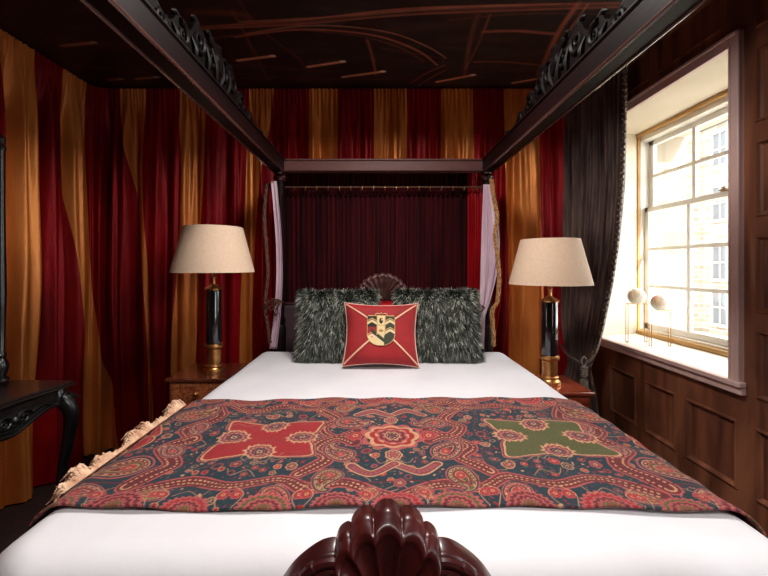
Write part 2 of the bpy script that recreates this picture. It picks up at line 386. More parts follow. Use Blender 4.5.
def make_window(n, y0, y1, jy0, jy1):
    """y0..y1 opening at the wall face, jy0..jy1 the wider opening at the window frame"""
    XF, z0, z1 = 2.27, WZ[0], WZ[1]
    w = bpy.data.objects.new('window_%d' % n, None); COL.objects.link(w); w.location = (XR, (y0 + y1) / 2, z0); struct(w)
    r = MB()                                # splayed plaster reveal
    r.add([(XR, y1, z0), (XR, y1, z1), (XO, jy1, z1), (XO, jy1, z0), (XR, y1 + .02, z0), (XR, y1 + .02, z1), (XO, jy1 + .02, z1), (XO, jy1 + .02, z0)],
          [(0, 1, 2, 3), (4, 7, 6, 5), (0, 4, 5, 1), (3, 2, 6, 7), (1, 5, 6, 2), (0, 3, 7, 4)])
    r.add([(XR, y0, z0), (XR, y0, z1), (XO, jy0, z1), (XO, jy0, z0), (XR, y0 - .02, z0), (XR, y0 - .02, z1), (XO, jy0 - .02, z1), (XO, jy0 - .02, z0)],
          [(0, 1, 2, 3), (4, 7, 6, 5), (0, 4, 5, 1), (3, 2, 6, 7), (1, 5, 6, 2), (0, 3, 7, 4)])
    r.prism([(XR, y0), (XR, y1), (XO, jy1), (XO, jy0)], 'z', z1, z1 + .02)
    r.build('reveal', M['cream'], w, smooth=False)
    MB().prism([(XR - .005, y0), (XR - .005, y1), (XO, jy1), (XO, jy0)], 'z', z0 - .02, z0).build('sill_board', M['sash'], w, smooth=False)
    c = MB()                                # mauve casing with a bead
    for (a, b, cc, d) in ((y0 - .065, y0, z0, z1 + .065), (y1, y1 + .065, z0, z1 + .065), (y0, y1, z1, z1 + .065)):
        c.box(XR - .022, XR + .004, a, b, cc, d)
    c.box(XR - .034, XR - .02, y0 - .068, y0 - .05, z0, z1 + .068); c.box(XR - .034, XR - .02, y0 - .068, y1 + .05, z1 + .05, z1 + .068)
    c.box(XR - .028, XR - .02, y0 - .014, y0 - .004, z0, z1 + .008)
    c.build('casing', M['casing'], w, bevel=.003)
    s = MB().box(XR - .045, XR - .004, y0 - .085, y1 + .06, z0 - .028, z0 + .001).box(XR - .03, XR, y0 - .08, y1 + .06, z0 - .068, z0 - .028)
    s.build('sill_nosing', M['casing'], w, bevel=.006)
    b = MB()                                # ochre bead round the frame
    b.box(XF - .035, XF, jy0, jy1 - .01, z1 - .03, z1); b.box(XF - .03, XF, jy1 - .06, jy1 - .03, z0, z1 - .02)
    b.box(XF - .035, XF, jy0, jy1 - .02, z0, z0 + .035)
    b.build('staff_bead', M['ochre'], w, bevel=.008)
    f = MB()
    f.box(XF, XO, jy1 - .055, jy1 + .05, z0, z1); f.box(XF, XO, jy0 - .05, jy0 + .05, z0, z1)
    f.box(XF, XO, jy0, jy1, z1 - .065, z1 + .01); f.box(XF, XO, jy0, jy1, z0 - .01, z0 + .05)
    f.build('frame', M['sash'], w, bevel=.004)
    ga, gb = jy0 + .05, jy1 - .055
    def sash(x, za, zb, rows, nm):
        s = MB(); st = .045
        s.box(x, x + .035, ga, ga + st, za, zb); s.box(x, x + .035, gb - st, gb, za, zb)
        s.box(x, x + .035, ga, gb, za, za + st * 1.1); s.box(x, x + .035, ga, gb, zb - st * .9, zb)
        ia, ib, ic, id_ = ga + st, gb - st, za + st * 1.1, zb - st * .9
        for k in (1, 2):
            y = ia + (ib - ia) * k / 3; s.box(x + .003, x + .032, y - .015, y + .015, ic, id_)
        for k in range(1, rows):
            z = ic + (id_ - ic) * k / rows; s.box(x + .004, x + .031, ia, ib, z - .014, z + .014)
        so_ = s.build(nm, M['sash'], w, bevel=.003)
        for k in range(3):
            for j in range(rows):
                y = ia + (ib - ia) * k / 3; z = ic + (id_ - ic) * j / rows
                MB().box(x + .016, x + .019, y + .01, ia + (ib - ia) * (k + 1) / 3 - .01, z + .01, ic + (id_ - ic) * (j + 1) / rows - .01).build('pane', M['glass'], so_, smooth=False)
    sash(2.305, z0 + .05, EYE + .50, 3, 'lower_sash')
    sash(2.345, EYE + .455, z1 - .065, 2, 'upper_sash')
    MB().box(2.29, 2.32, 2.52, 2.58, EYE + .50, EYE + .512).ball((2.30, 2.55, EYE + .515), .012).build('sash_lock', M['lock'], w) if n == 1 else None
make_window(1, W1[0], W1[1], 1.93, 3.375)
make_window(2, W2[0], W2[1], -1.13, .63)  # unseen second window, added to let daylight onto the bed foot

ow = MB()
for (ya, yb) in ((3.43, 3.9), (1.4, 1.88)): ow.box(2.42, 2.75, ya, yb, 0, H + .3)
ow.box(2.45, 2.75, 1.88, 3.43, 0, WZ[0] - .01).box(2.45, 2.75, 1.88, 3.43, WZ[1] + .02, H + .3)
ow.build('outer_masonry', M['stone'], wr, smooth=False)
# ---------------------------------------------------- street outside
gd = struct(MB().box(2.6, 40, -20, 45, -3.4, -3.2).build('ground', M['ground'], smooth=False))
bd = thing('building', 'pale stone building with sash windows across the street outside the window', 'building', (19, 16, -3.2))
bw = MB().box(19, 26, 13.5, 34, -3.2, 9.5).box(17.6, 26, 22.5, 34, -3.2, 10.5)
bw.build('stone_wall', M['stone'], bd, smooth=False)
MB().prism([(13.3, 9.5), (34, 9.5), (34, 12.5), (13.3, 12.5)], 'x', 18.7, 24).build('roof', M['slate'], bd, smooth=False)
for (y, z) in [(yy, zz) for yy in (15.0, 18.0, 20.8) for zz in (-1.6, .9, 4.2, 7.2)]:
    f = MB().box(18.86, 19.0, y - .12, y, z, z + 1.9).box(18.86, 19.0, y + .9, y + 1.02, z, z + 1.9).box(18.86, 19, y, y + .9, z + 1.8, z + 1.95)
    f.box(18.8, 19, y - .2, y + 1.1, z - .15, z).box(18.9, 19, y, y + .9, z + .88, z + .96).box(18.9, 19, y + .42, y + .48, z, z + 1.8)
    fo = f.build('window', M['stone_plain'], bd, smooth=False)
    MB().box(18.95, 18.97, y, y + .9, z, z + 1.8).build('pane', M['far_glass'], fo, smooth=False)

# ---------------------------------------------------- striped silk curtains on the walls
CXL, CYB, RC = -2.45, 3.33, .13
def path(s):
    s = np.asarray(s, float); x = np.empty_like(s); y = np.empty_like(s); nx = np.empty_like(s); ny = np.empty_like(s)
    t = np.clip((s - (CYB - RC)) / (2 * RC), 0, 1) * PI / 2
    cx, cy = CXL + RC, CYB - RC
    x = np.where(s < CYB - RC, CXL, np.where(s > CYB + RC, s - CYB + CXL, cx - RC * np.cos(t)))
    y = np.where(s < CYB - RC, s, np.where(s > CYB + RC, CYB, cy + RC * np.sin(t)))
    return x, y, np.cos(t), -np.sin(t)
def crease(x):
    return 1.3 * np.sin(x) / np.sqrt(1 + .9 * np.sin(x) ** 2) + .25 * np.cos(2 * x + .6)
def folds(s, z):
    h = (H - z)
    head = np.exp(-(h / .16) ** 2); body = 1 - np.exp(-(h / .35) ** 2)
    w = s + .012 * np.sin(3.1 * s + 1.1 * z) + .006 * np.sin(11 * s - .9 * z + 2)
    amp = np.where(s > CYB + .35, .75, 1.1)
    d = head * .010 * np.sin(2 * PI * s / .031 + 2 * np.sin(17 * s)) + (1 - body) * .006 * np.sin(2 * PI * s / .05 + 1.3 * np.sin(9 * s))
    d += amp * body * (.042 * crease(2 * PI * w / .235 + .8 * np.sin(4 * s) + .25 * np.sin(2.2 * z + 5 * s)) + .016 * crease(2 * PI * w / .124 + 1.6 * np.sin(2.3 * s + .5 * z)) + .005 * np.sin(2 * PI * w / .067 + 2 * np.sin(5 * s + .6 * z)))
    d += amp * body * .010 * np.sin(3.4 * z + 9 * s) * np.sin(8 * s + 2) * np.clip(1.6 - z * .5, .2, 1)
    return d
LV = np.array([H, EYE + .75, EYE - .12, EYE - .92, 0.])
sb = lambda px: 5.78 + (px - 378) / 115.3
bounds = [('g', (-.9, -.9, -.9, -.9, -.9))]
y = -.9
k = 0
bl = []
while y < 2.4:
    bl.append(y); y += .26
bl = [v + (2.49 - (bl[-1] + .26)) for v in bl]
seq = [(tuple([v] * 5)) for v in bl] + [(2.49,) * 5, (2.727, 2.73, 2.74, 2.75, 2.75), (2.977, 3.015, 3.105, 3.157, 3.18)]
seq += [(3.222, 3.244, 3.267, 3.40, 3.56), (3.516, 3.638, 3.768, 3.79, 3.80), (3.776, 3.742, 3.80, 3.83, 3.86),
        (4.045, 4.089, 4.037, 3.985, 3.96), (4.305, 4.28, 4.21, 4.167, 4.15), (4.661, 4.626, 4.59, 4.58, 4.57), (4.895, 4.76, 4.69, 4.69, 4.69)]
seq += [tuple([sb(p)] * 5) for p in (309, 338, 374, 407, 441, 473)] + [(sb(503), sb(504), sb(508), sb(508), sb(508)), (sb(538), sb(540), sb(546), sb(546), sb(546)), tuple([sb(565)] * 5), tuple([sb(588)] * 5)]
i_gold1 = len(bl)              # stripe between seq[i_gold1] and next is gold
zz = np.concatenate([np.linspace(H - .012, H - .5, 40), np.linspace(H - .52, .015, 90)])
def at_level(tab, z):
    # smooth interpolation of a boundary through its five levels
    o = np.argsort(LV); v = np.interp(z, LV[o], np.array(tab)[o]); 
    zs = np.linspace(-.3, .3, 7)
    return np.mean([np.interp(np.clip(z + q, 0, H), LV[o], np.array(tab)[o]) for q in zs], axis=0)
cl_left = thing('silk_curtain', 'gold and crimson striped silk curtain covering the left wall behind the black table', 'curtain', (CXL, 1.5, 0))
cl_back = thing('silk_curtain', 'gold and crimson striped silk curtain across the wall behind the bed', 'curtain', (0, CYB, 0))
for i in range(len(seq) - 1):
    gold = (i - i_gold1) % 2 == 0
    a = at_level(seq[i], zz)[:, None]; b = at_level(seq[i + 1], zz)[:, None]
    nu = 56
    u = np.linspace(0, 1, nu)[None, :]
    S = a + (b - a) * u; Z = np.repeat(zz[:, None], nu, 1)
    x, yy, nx, ny = path(S)
    D = folds(S, Z)
    P = np.stack([x + nx * D, yy + ny * D, Z], -1)
    par = cl_left if i <= i_gold1 + 2 else cl_back
    grid('gold_stripe' if gold else 'crimson_stripe', P, M['gold_silk'] if gold else M['red_silk'], par)
# narrow header tape along the tops
def tape(s0, s1, par):
    S, Z = np.meshgrid(np.linspace(s0, s1, 600), np.array([H - .10, H - .098, H - .096]))
    x, yy, nx, ny = path(S); D = folds(S, Z) + .004
    return

# ---------------------------------------------------- the four-poster bed
BC = .04                       # centre line of the bed
bed = thing('four_poster_bed', 'dark mahogany four-poster bed with carved canopy rails and shell footboard', 'bed', (BC, 1.85, 0))
Y0, Y1, HX = .72, 2.90, .78
def post(x, y):
    p = [(.05, 0), (.05, .1), (.044, .12), (.045, .9), (.045, 1.16), (.034, 1.18), (.042, 1.21), (.03, 1.25), (.036, 1.31), (.028, 1.7), (.024, 2.14), (.034, 2.18), (.03, 2.24), (.04, 2.28), (.04, EYE + .70)]
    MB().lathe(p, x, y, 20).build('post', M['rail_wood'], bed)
for x in (BC - HX, BC + HX): post(x, Y1)
for x in (BC - HX, BC + HX): post(x, .66)
def side_rail(sx):
    xc = BC + sx * HX; zb = EYE + .70
    r = MB().box(xc - .04, xc + .04, .62, Y1 + .04, zb, zb + .10)
    r.box(xc - .047, xc + .047, .62, Y1 + .045, zb + .085, zb + .10)
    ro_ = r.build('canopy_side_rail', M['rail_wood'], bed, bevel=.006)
    for e in (-.036, .036): MB().tube([(xc + e, .63, zb), (xc + e, Y1 + .02, zb)], .007, 8).build('bead_moulding', M['bead_wood'], ro_)
    return ro_
def cresting(sx, ro):
    xc = BC + sx * (HX + .005); z0 = EYE + .797; yc = 1.74
    half = [(0, .205), (.035, .215), (.07, .19), (.10, .165), (.14, .185), (.18, .195), (.21, .17), (.235, .13), (.27, .11), (.31, .125), (.345, .115), (.37, .085), (.41, .065), (.46, .078), (.50, .07), (.53, .045), (.60, .032), (.68, .04), (.74, .03), (.80, .012), (.86, .0)]
    hp = smooth_path(half, 80)
    top = [(yc - a, z0 + b) for a, b in reversed(hp)] + [(yc + a, z0 + b) for a, b in hp[1:]]
    poly = top + [(yc + .86, z0 - .002), (yc - .86, z0 - .002)]
    m = MB()
    n = len(top)
    for t0, t1 in ((xc - .013, xc + .013),):
        vs = [(t0, *p) for p in top] + [(t0, p[0], z0 - .002) for p in top] + [(t1, *p) for p in top] + [(t1, p[0], z0 - .002) for p in top]
        fs = []
        for i in range(n - 1):
            fs += [(i, i + 1, n + i + 1, n + i), (2 * n + i, 3 * n + i, 3 * n + i + 1, 2 * n + i + 1), (i, 2 * n + i, 2 * n + i + 1, i + 1)]
        m.add(vs, fs)
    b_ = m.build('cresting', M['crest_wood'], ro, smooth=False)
    for face in (-1, 1):
        xx = xc + face * .016
        for s in (-1, 1):
            c = MB()
            for (cy, cz, r, t, st) in ((.075, .115, .06, 1.4, 1.2), (.18, .115, .05, 1.5, 2.4), (.31, .065, .045, 1.3, 1.2), (.46, .035, .035, 1.3, 2.4), (.66, .015, .022, 1.2, 1.5)):
                pts = spiral(0, 0, r, t, st, 1)
                P = [(xx, yc + s * (cy + p[0]), z0 + cz + p[1]) for p in pts]
                c.tube(P, [.012 * (1 - .5 * i / len(P)) for i in range(len(P))], 7)
            for (a, b, a2, b2) in ((.02, .02, .06, .16), (.1, .02, .13, .15), (.22, .02, .24, .1), (.36, .01, .38, .07), (.52, .0, .56, .03)):
                c.tube(smooth_path([(xx, yc + s * a, z0 + b), (xx + face * .006, yc + s * (a + a2) / 2 + .01, z0 + (b + b2) / 2), (xx, yc + s * a2, z0 + b2)], 8), [.004, .009, .012, .014, .012, .009, .007, .005, .003][:9], 6)
            c.tube([(xx, yc + s * .005, z0 + .010), (xx, yc + s * .84, z0 + .006)], .009, 8)
            for k in range(24):
                c.ball((xx + face * .004, yc + s * (.03 + .034 * k), z0 + .012), .011, 8, 5)
            if face > 0:
                for (a, b) in ((.035, .215), (.17, .195), (.31, .125), (.46, .078), (.68, .04)):
                    c.ball((xc, yc + s * a, z0 + b - .006), .02, 10, 6, (.8, 1.1, .9))
                    c.tube([(xc, yc + s * a, z0 + b - .006), (xc, yc + s * (a + .03), z0 + b + .010), (xc, yc + s * (a + .05), z0 + b)], [.016, .012, .004], 7)
            c.build('carving', M['crest_wood'], ro)
    MB().ball((xc, yc, z0 + .13), .035, 12, 8, (.9, 1, 1.3)).build('boss', M['crest_wood'], ro)
for sx in (-1, 1):
    ro = side_rail(sx); cresting(sx, ro)
hr = MB().box(BC - HX - .03, BC + HX + .03, Y1 - .035, Y1 + .035, EYE + .71, EYE + .80).box(BC - HX - .03, BC + HX + .03, Y1 - .045, Y1 + .04, EYE + .785, EYE + .80)
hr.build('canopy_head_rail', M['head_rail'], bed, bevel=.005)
MB().box(BC - HX + .04, BC + HX - .04, .62, .69, EYE + .70, EYE + .80).build('canopy_foot_rail', M['rail_wood'], bed, bevel=.005)
for sx in (-1, 1):             # turned corner blocks under the rails
    MB().lathe([(.0, EYE + .62), (.03, EYE + .63), (.05, EYE + .65), (.055, EYE + .67), (.04, EYE + .69), (.05, EYE + .705)], BC + sx * HX, Y1 - .0, 20).build('corner_block', M['mahogany'], bed)
fr = MB()
for sx in (-1, 1): fr.box(BC + sx * .80, BC + sx * .86, .76, 2.9, .38, .60)
fr.box(BC - .8, BC + .8, 2.84, 2.9, .38, .6); fr.box(BC - .80, BC + .80, .78, 2.84, .54, .58)
fr.build('bed_frame', M['rail_wood'], bed, bevel=.005)
for sx in (-1, 1): fr2 = MB().box(BC + sx * .745, BC + sx * .8, .62, .70, 0, .0)

def shell(name, parent, cx, y_front, y_back, zc, R0, half_ang, lobes, m, sx=1.0, dish=.012, flute=.009):
    """a scallop-shell carving facing -Y: radial ribs, lobed rim, thick back"""
    nu, nr = lobes * 18 + 1, 30
    V = []; 
    th = np.linspace(-half_ang, half_ang, nu)
    ph = (th + half_ang) / (2 * half_ang) * lobes
    lobe = np.abs(np.sin(PI * ph))
    rim = R0 * (1 - .20 * (np.abs(th) / half_ang) ** 1.5) * (1 - .07 * (1 - lobe ** .55))
    rr = np.linspace(.06, 1, nr)
    rows = []
    for r in rr:
        rad = rim * r
        relief = flute * (1 - lobe) ** 1.3 * min(1, r * 2.2) - .35 * flute * lobe * min(1, r * 2) + dish * math.exp(-((r - .93) / .05) ** 2)
        cup = .016 * math.sin(PI * min(r, 1) * .5) ** 2
        rows.append(np.stack([cx + sx * rad * np.sin(th), y_front - relief - cup + 0 * th, zc + rad * np.cos(th)], -1))
    for k, (sc_, yb) in enumerate(((1.012, .006), (1.03, .014), (1.045, .03), (1.05, .9))):
        yv = y_front + (y_back - y_front) * (yb if k == 3 else yb * 8)
        yv = min(yv, y_back)
        rows.append(np.stack([cx + sx * rim * sc_ * np.sin(th), np.full(nu, yv), zc + rim * sc_ * np.cos(th)], -1))
    rows.append(np.stack([cx + 0 * th, np.full(nu, y_back), zc + 0 * th], -1))
    return grid(name, np.array(rows), m, parent)

# footboard: low scrolled board with a scallop shell on top
fb_y0, fb_y1 = .70, .742
fx = .018
prof = [(0, EYE - .54), (.085, EYE - .535), (.10, EYE - .529), (.125, EYE - .534), (.155, EYE - .553), (.182, EYE - .578), (.205, EYE - .61), (.24, EYE - .655), (.33, EYE - .70), (.45, EYE - .69), (.6, EYE - .70), (.80, EYE - .72)]
hp = smooth_path(prof, 66)
n = 2 * len(hp) - 1
top = [(fx - a, z) for a, z in reversed(hp)] + [(fx + a, z) for a, z in hp[1:]]
m = MB()
vs = []
for t, dz in ((fb_y0 + .004, -.004), (fb_y0 + .012, 0.002), (fb_y1, .006)):
    vs += [(p[0], t, p[1] + dz) for p in top]
vs += [(p[0], fb_y0 + .004, .30) for p in top] + [(p[0], fb_y1, .30) for p in top]
fs = []
for i in range(n - 1):
    fs += [(i, i + 1, n + i + 1, n + i), (n + i, n + i + 1, 2 * n + i + 1, 2 * n + i), (i + 1, i, 3 * n + i, 3 * n + i + 1), (2 * n + i, 2 * n + i + 1, 4 * n + i + 1, 4 * n + i), (3 * n + i, 4 * n + i, 4 * n + i + 1, 3 * n + i + 1)]
m.add(vs, fs)
fb = m.build('footboard', M['shell_wood'], bed, angle=60)
sh = shell('shell_carving', fb, fx, fb_y0, fb_y1 + .008, EYE - .650, .190, .71, 5, M['shell_wood'], 1.0, .006)
for s in (-1, 1):
    c = MB()
    # raised rim band that follows each shoulder, and the volute inside it
    for off, rad in ((.010, .0085), (.026, .006)):
        pts = [(fx + s * a, fb_y0 - .002, z - off) for a, z in hp[8:44]]
        c.tube(pts, rad, 8)
    c.tube([(fx + s * (.118 + p[0]), fb_y0 - .004, EYE - .588 + p[1]) for p in spiral(0, 0, .046, 1.6, 1.2, -1, 40)], [.010 * (1 - .5 * i / 40) for i in range(40)], 8)
    c.ball((fx + s * .118, fb_y0 - .004, EYE - .588), .012, 12, 8)
    c.tube([(fx + s * (.115 + p[0]), fb_y0 - .004, EYE - .690 + p[1]) for p in spiral(0, 0, .05, 1.3, -1.5, 1, 34)], [.008 * (1 - .5 * i / 34) for i in range(34)], 8)
    c.build('scroll_carving', M['shell_wood'], fb)

# headboard
hb = MB(); Yh = 2.955
pts = [(BC - .80, EYE - .285), (BC - .3, EYE - .285), (BC - .24, EYE - .24), (BC - .14, EYE - .215), (BC + .14, EYE - .215), (BC + .24, EYE - .24), (BC + .3, EYE - .285), (BC + .80, EYE - .285)]
hb.prism([(BC - .80, .5)] + pts + [(BC + .80, .5)], 'y', Yh, Yh + .035)
hbo = hb.build('headboard', M['mahogany'], bed, bevel=.006)
MB().box(BC - .77, BC + .77, Yh - .03, Yh + .0, .6, EYE - .30).build('padding', M['upholstery'], hbo, bevel=.02)
shell('shell_carving', hbo, BC - .005, Yh - .012, Yh + .03, EYE - .255, .195, 1.25, 11, M['headboard_shell'], 1.25, .006)
for s in (-1, 1):
    c = MB()
    c.tube([(BC + s * (.20 + p[0]), Yh - .01, EYE - .235 + p[1]) for p in spiral(0, 0, .045, 1.4, 1.0, 1, 30)], [.012 * (1 - .5 * i / 30) for i in range(30)], 8)
    c.tube([(BC + s * a, Yh - .01, EYE - b) for a, b in ((.25, .26), (.32, .285), (.42, .287), (.6, .287), (.78, .287))], [.014, .012, .01, .01, .01], 8)
    c.build('scroll_carving', M['shell_wood'], hbo)

# ---------------------------------------------------- mattress, duvet, throw
def rounded_box(x0, x1, y0, y1, z0, z1, r, step, wr=0.0, skip_bottom=True):
    c = np.array([(x0 + x1) / 2, (y0 + y1) / 2, (z0 + z1) / 2]); h = np.array([(x1 - x0) / 2, (y1 - y0) / 2, (z1 - z0) / 2])
    Vs = []; Fs = []; base = 0
    for ax in range(3):
        for sg in (-1, 1):
            if skip_bottom and ax == 2 and sg < 0: continue
            o = [k for k in range(3) if k != ax]
            na, nb = [max(2, int(2 * h[k] / step) + 1) for k in o]
            A, B = np.meshgrid(np.linspace(-h[o[0]], h[o[0]], na), np.linspace(-h[o[1]], h[o[1]], nb))
            P = np.zeros(A.shape + (3,)); P[..., o[0]] = A; P[..., o[1]] = B; P[..., ax] = sg * h[ax]
            q = np.clip(P, -(h - r), h - r); d = P - q; L = np.linalg.norm(d, axis=-1, keepdims=True)
            P = q + d / np.maximum(L, 1e-9) * r
            nrm = d / np.maximum(L, 1e-9)
            if wr:
                X = P + c
                w = wr * (np.sin(9 * X[..., 0] + 3 * np.sin(4 * X[..., 1])) * .5 + np.sin(17 * X[..., 1] + 5 * X[..., 0] + 2 * np.sin(6 * X[..., 0])) * .3 + .5 * np.sin(23 * X[..., 0] - 9 * X[..., 1]) * np.sin(3 * X[..., 1] + 1))
                fold = np.clip((z1 - .12 - X[..., 2]) / .25, 0, 1) * .012 * (np.sin(26 * X[..., 0] + 24 * X[..., 1]) + .6 * np.sin(41 * X[..., 0] + 37 * X[..., 1] + 1))
                P = P + nrm * (w + fold)[..., None]
            idx = np.arange(na * nb).reshape(nb, na) + base
            F = np.stack([idx[:-1, :-1], idx[:-1, 1:], idx[1:, 1:], idx[1:, :-1]], -1).reshape(-1, 4)
            Vs.append((P + c).reshape(-1, 3)); Fs.append(F); base += na * nb
    return np.concatenate(Vs), np.concatenate(Fs)
def weld(o, d=.0008):
    bm = bmesh.new(); bm.from_mesh(o.data); bmesh.ops.remove_doubles(bm, verts=bm.verts, dist=d)
    bmesh.ops.recalc_face_normals(bm, faces=bm.faces); bm.to_mesh(o.data); bm.free()
TOP = EYE - .620
BX0, BX1, BY0, BY1 = -.875, .945, .795, 2.85
V, F = rounded_box(BX0 + .05, BX1 - .05, BY0 + .05, BY1 - .02, .605, TOP - .03, .05, .06, 0, False)
o = raw_mesh('mattress', V, F, M['mattress']); weld(o)
tag(o, 'deep mattress under the white cotton bed cover', 'mattress')
V, F = rounded_box(BX0, BX1, BY0, BY1, .52, TOP, .085, .022, .0022)
o = raw_mesh('bed_cover', V, F, M['white']); weld(o)
tag(o, 'white cotton cover spread over the four-poster bed', 'bed cover')

def bed_profile(u, lift):
    """u: signed distance across the bed from the centre line, following the cover"""
    xc = (BX0 + BX1) / 2; hw = (BX1 - BX0) / 2; r = .085
    a = np.abs(u); sgn = np.sign(u); fl = hw - r
    t = np.clip((a - fl) / r, 0, PI / 2)
    R = r + lift
    x = np.where(a < fl, a, fl + R * np.sin(t)); drop = np.where(a < fl, 0, R * (1 - np.cos(t)))
    over = np.maximum(a - fl - r * PI / 2, 0)
    return xc + sgn * x, TOP + lift - drop - over

# --- the paisley throw, its woven pattern computed stitch by stitch
TU0, TU1, TV0, TV1 = -.965, 1.20, .972, 1.755
nu_, nv_ = 900, 350
U, Vv = np.meshgrid(np.linspace(TU0, TU1, nu_), np.linspace(TV0, TV1, nv_))
pc_u, pc_v = .05, 1.36          # centre of the pattern
PX, PY = U - pc_u, Vv - pc_v
TEAL = lin((10, 40, 52)); NAVY = lin((14, 26, 40)); RED = lin((150, 20, 28)); DRED = lin((96, 20, 28)); PINK = lin((170, 78, 76)); CRM = lin((198, 144, 108)); OLV = lin((78, 78, 38)); DKG = lin((40, 48, 28)); MAU = lin((120, 54, 62))
timg = np.ones(U.shape + (3,)) * np.array(TEAL)
def fill(mask, c, a=1.0):
    k = (np.clip(mask, 0, 1) * a)[..., None]
    timg[:] = timg * (1 - k) + np.array(c) * k
def region(x, y, r):
    i0 = np.searchsorted(PY[:, 0], y - r); i1 = np.searchsorted(PY[:, 0], y + r); j0 = np.searchsorted(PX[0], x - r); j1 = np.searchsorted(PX[0], x + r)
    return slice(i0, i1), slice(j0, j1)
def blend(sl, k, c):
    k = np.clip(k, 0, 1)[..., None]; timg[sl] = timg[sl] * (1 - k) + np.array(c) * k
AA = .0016
def petal_ring(x, y, r, n, body, line, rot=0, core=None, yscale=1.0):
    sl = region(x, y, r * 1.35)
    if timg[sl].size == 0: return
    dx, dy = PX[sl] - x, (PY[sl] - y) / yscale
    a = np.arctan2(dy, dx) + rot; d = np.hypot(dx, dy); R = r * (1 + .16 * np.abs(np.cos(a * n / 2)) - .08)
    blend(sl, (R - d) / AA, line); blend(sl, (R * .84 - d) / AA, body)
    blend(sl, (.10 * r - np.abs(d - .58 * r)) / AA * (np.cos(a * n) > -.2), line)
    blend(sl, (.36 * r - d) / AA, core or line); blend(sl, (.2 * r - d) / AA, body)
def blob(x, y, rx, ry, ang, body, line=None, lw=.0035):
    R = max(rx, ry) * 1.3 + lw; sl = region(x, y, R)
    if timg[sl].size == 0: return
    dx, dy = PX[sl] - x, PY[sl] - y; c, s = math.cos(ang), math.sin(ang)
    p, q = (dx * c + dy * s) / rx, (-dx * s + dy * c) / ry
    d = (1 - np.hypot(p, q)) * min(rx, ry)
    if line is not None: blend(sl, (d + lw) / AA, line)
    blend(sl, d / AA, body)
def line(pts, w, c, dash=0):
    pts = np.array(smooth_path(pts, 24)) if len(pts) > 2 else np.array(pts, float)
    lo = pts.min(0) - w - .004; hi = pts.max(0) + w + .004
    i0, i1 = np.searchsorted(PY[:, 0], [lo[1], hi[1]]); j0, j1 = np.searchsorted(PX[0], [lo[0], hi[0]])
    if i1 <= i0 or j1 <= j0: return
    sl = (slice(i0, i1), slice(j0, j1)); x, y = PX[sl], PY[sl]; d = np.full(x.shape, 9.)
    arc = np.zeros(x.shape); L0 = 0
    for (ax, ay), (bx, by) in zip(pts[:-1], pts[1:]):
        dx, dy = bx - ax, by - ay; q = math.hypot(dx, dy) + 1e-9
        t = np.clip(((x - ax) * dx + (y - ay) * dy) / q ** 2, 0, 1); dd = np.hypot(x - ax - t * dx, y - ay - t * dy)
        arc = np.where(dd < d, L0 + t * q, arc); d = np.minimum(d, dd); L0 += q
    k = (w - d) / AA
    if dash: k = k * (np.sin(arc * 2 * PI / dash) > -.2)
    blend(sl, k, c)
def boteh(x, y, size, ang, flip, layers):
    """curled paisley drop: a thick tapering hook drawn in nested layers"""
    base = [(0, -.05, .50), (.02, .2, .46), (.06, .45, .36), (.16, .68, .25), (.32, .82, .17), (.50, .82, .10), (.60, .70, .05)]
    B = smooth_path(base, 22); c, s = math.cos(ang), math.sin(ang)
    P = [(x + size * (flip * p[0] * c - p[1] * s), y + size * (flip * p[0] * s + p[1] * c), p[2] * size) for p in B]
    R = size * 1.5; sl = region(x, y, R)
    if timg[sl].size == 0: return
    X_, Y_ = PX[sl], PY[sl]; d = np.full(X_.shape, -9.)
    for px_, py_, r_ in P: d = np.maximum(d, r_ - np.hypot(X_ - px_, Y_ - py_))
    for off, col in layers: blend(sl, (d - off * size) / AA, col)
    a = np.arctan2(Y_ - y, X_ - x)
    blend(sl, np.where((d > .12 * size) & (d < .17 * size) & (np.sin(a * 16) > 0), 1, 0), CRM)
    petal_ring(x, y, .2 * size, 6, RED, PINK, ang, CRM)
mir = [(1, 1), (-1, 1), (1, -1), (-1, -1)]
rnd = random.Random(3)
# scattered small flowers and leaves on the dark ground
for k in range(900):
    x = rnd.uniform(-1.05, 1.17); y = rnd.uniform(-.39, .46)
    c = rnd.choice([PINK, RED, CRM, PINK, MAU, OLV, DRED])
    blob(x, y, rnd.uniform(.004, .012), rnd.uniform(.003, .006), rnd.uniform(0, PI), c)
for k in range(190):
    x = rnd.uniform(-1.05, 1.17); y = rnd.uniform(-.39, .46)
    petal_ring(x, y, rnd.uniform(.010, .018), rnd.choice([5, 6]), rnd.choice([RED, MAU, DRED, TEAL]), rnd.choice([PINK, CRM]), rnd.uniform(0, 3), CRM)
for k in range(170):
    x = rnd.uniform(-1.05, 1.17); y = rnd.uniform(-.39, .46); a = rnd.uniform(0, 6.28); L = rnd.uniform(.03, .07)
    line([(x, y), (x + L * .5 * math.cos(a), y + L * .5 * math.sin(a)), (x + L * math.cos(a + .7), y + L * math.sin(a + .7))], .0016, rnd.choice([PINK, CRM, MAU]))
TEALA = np.array(TEAL)
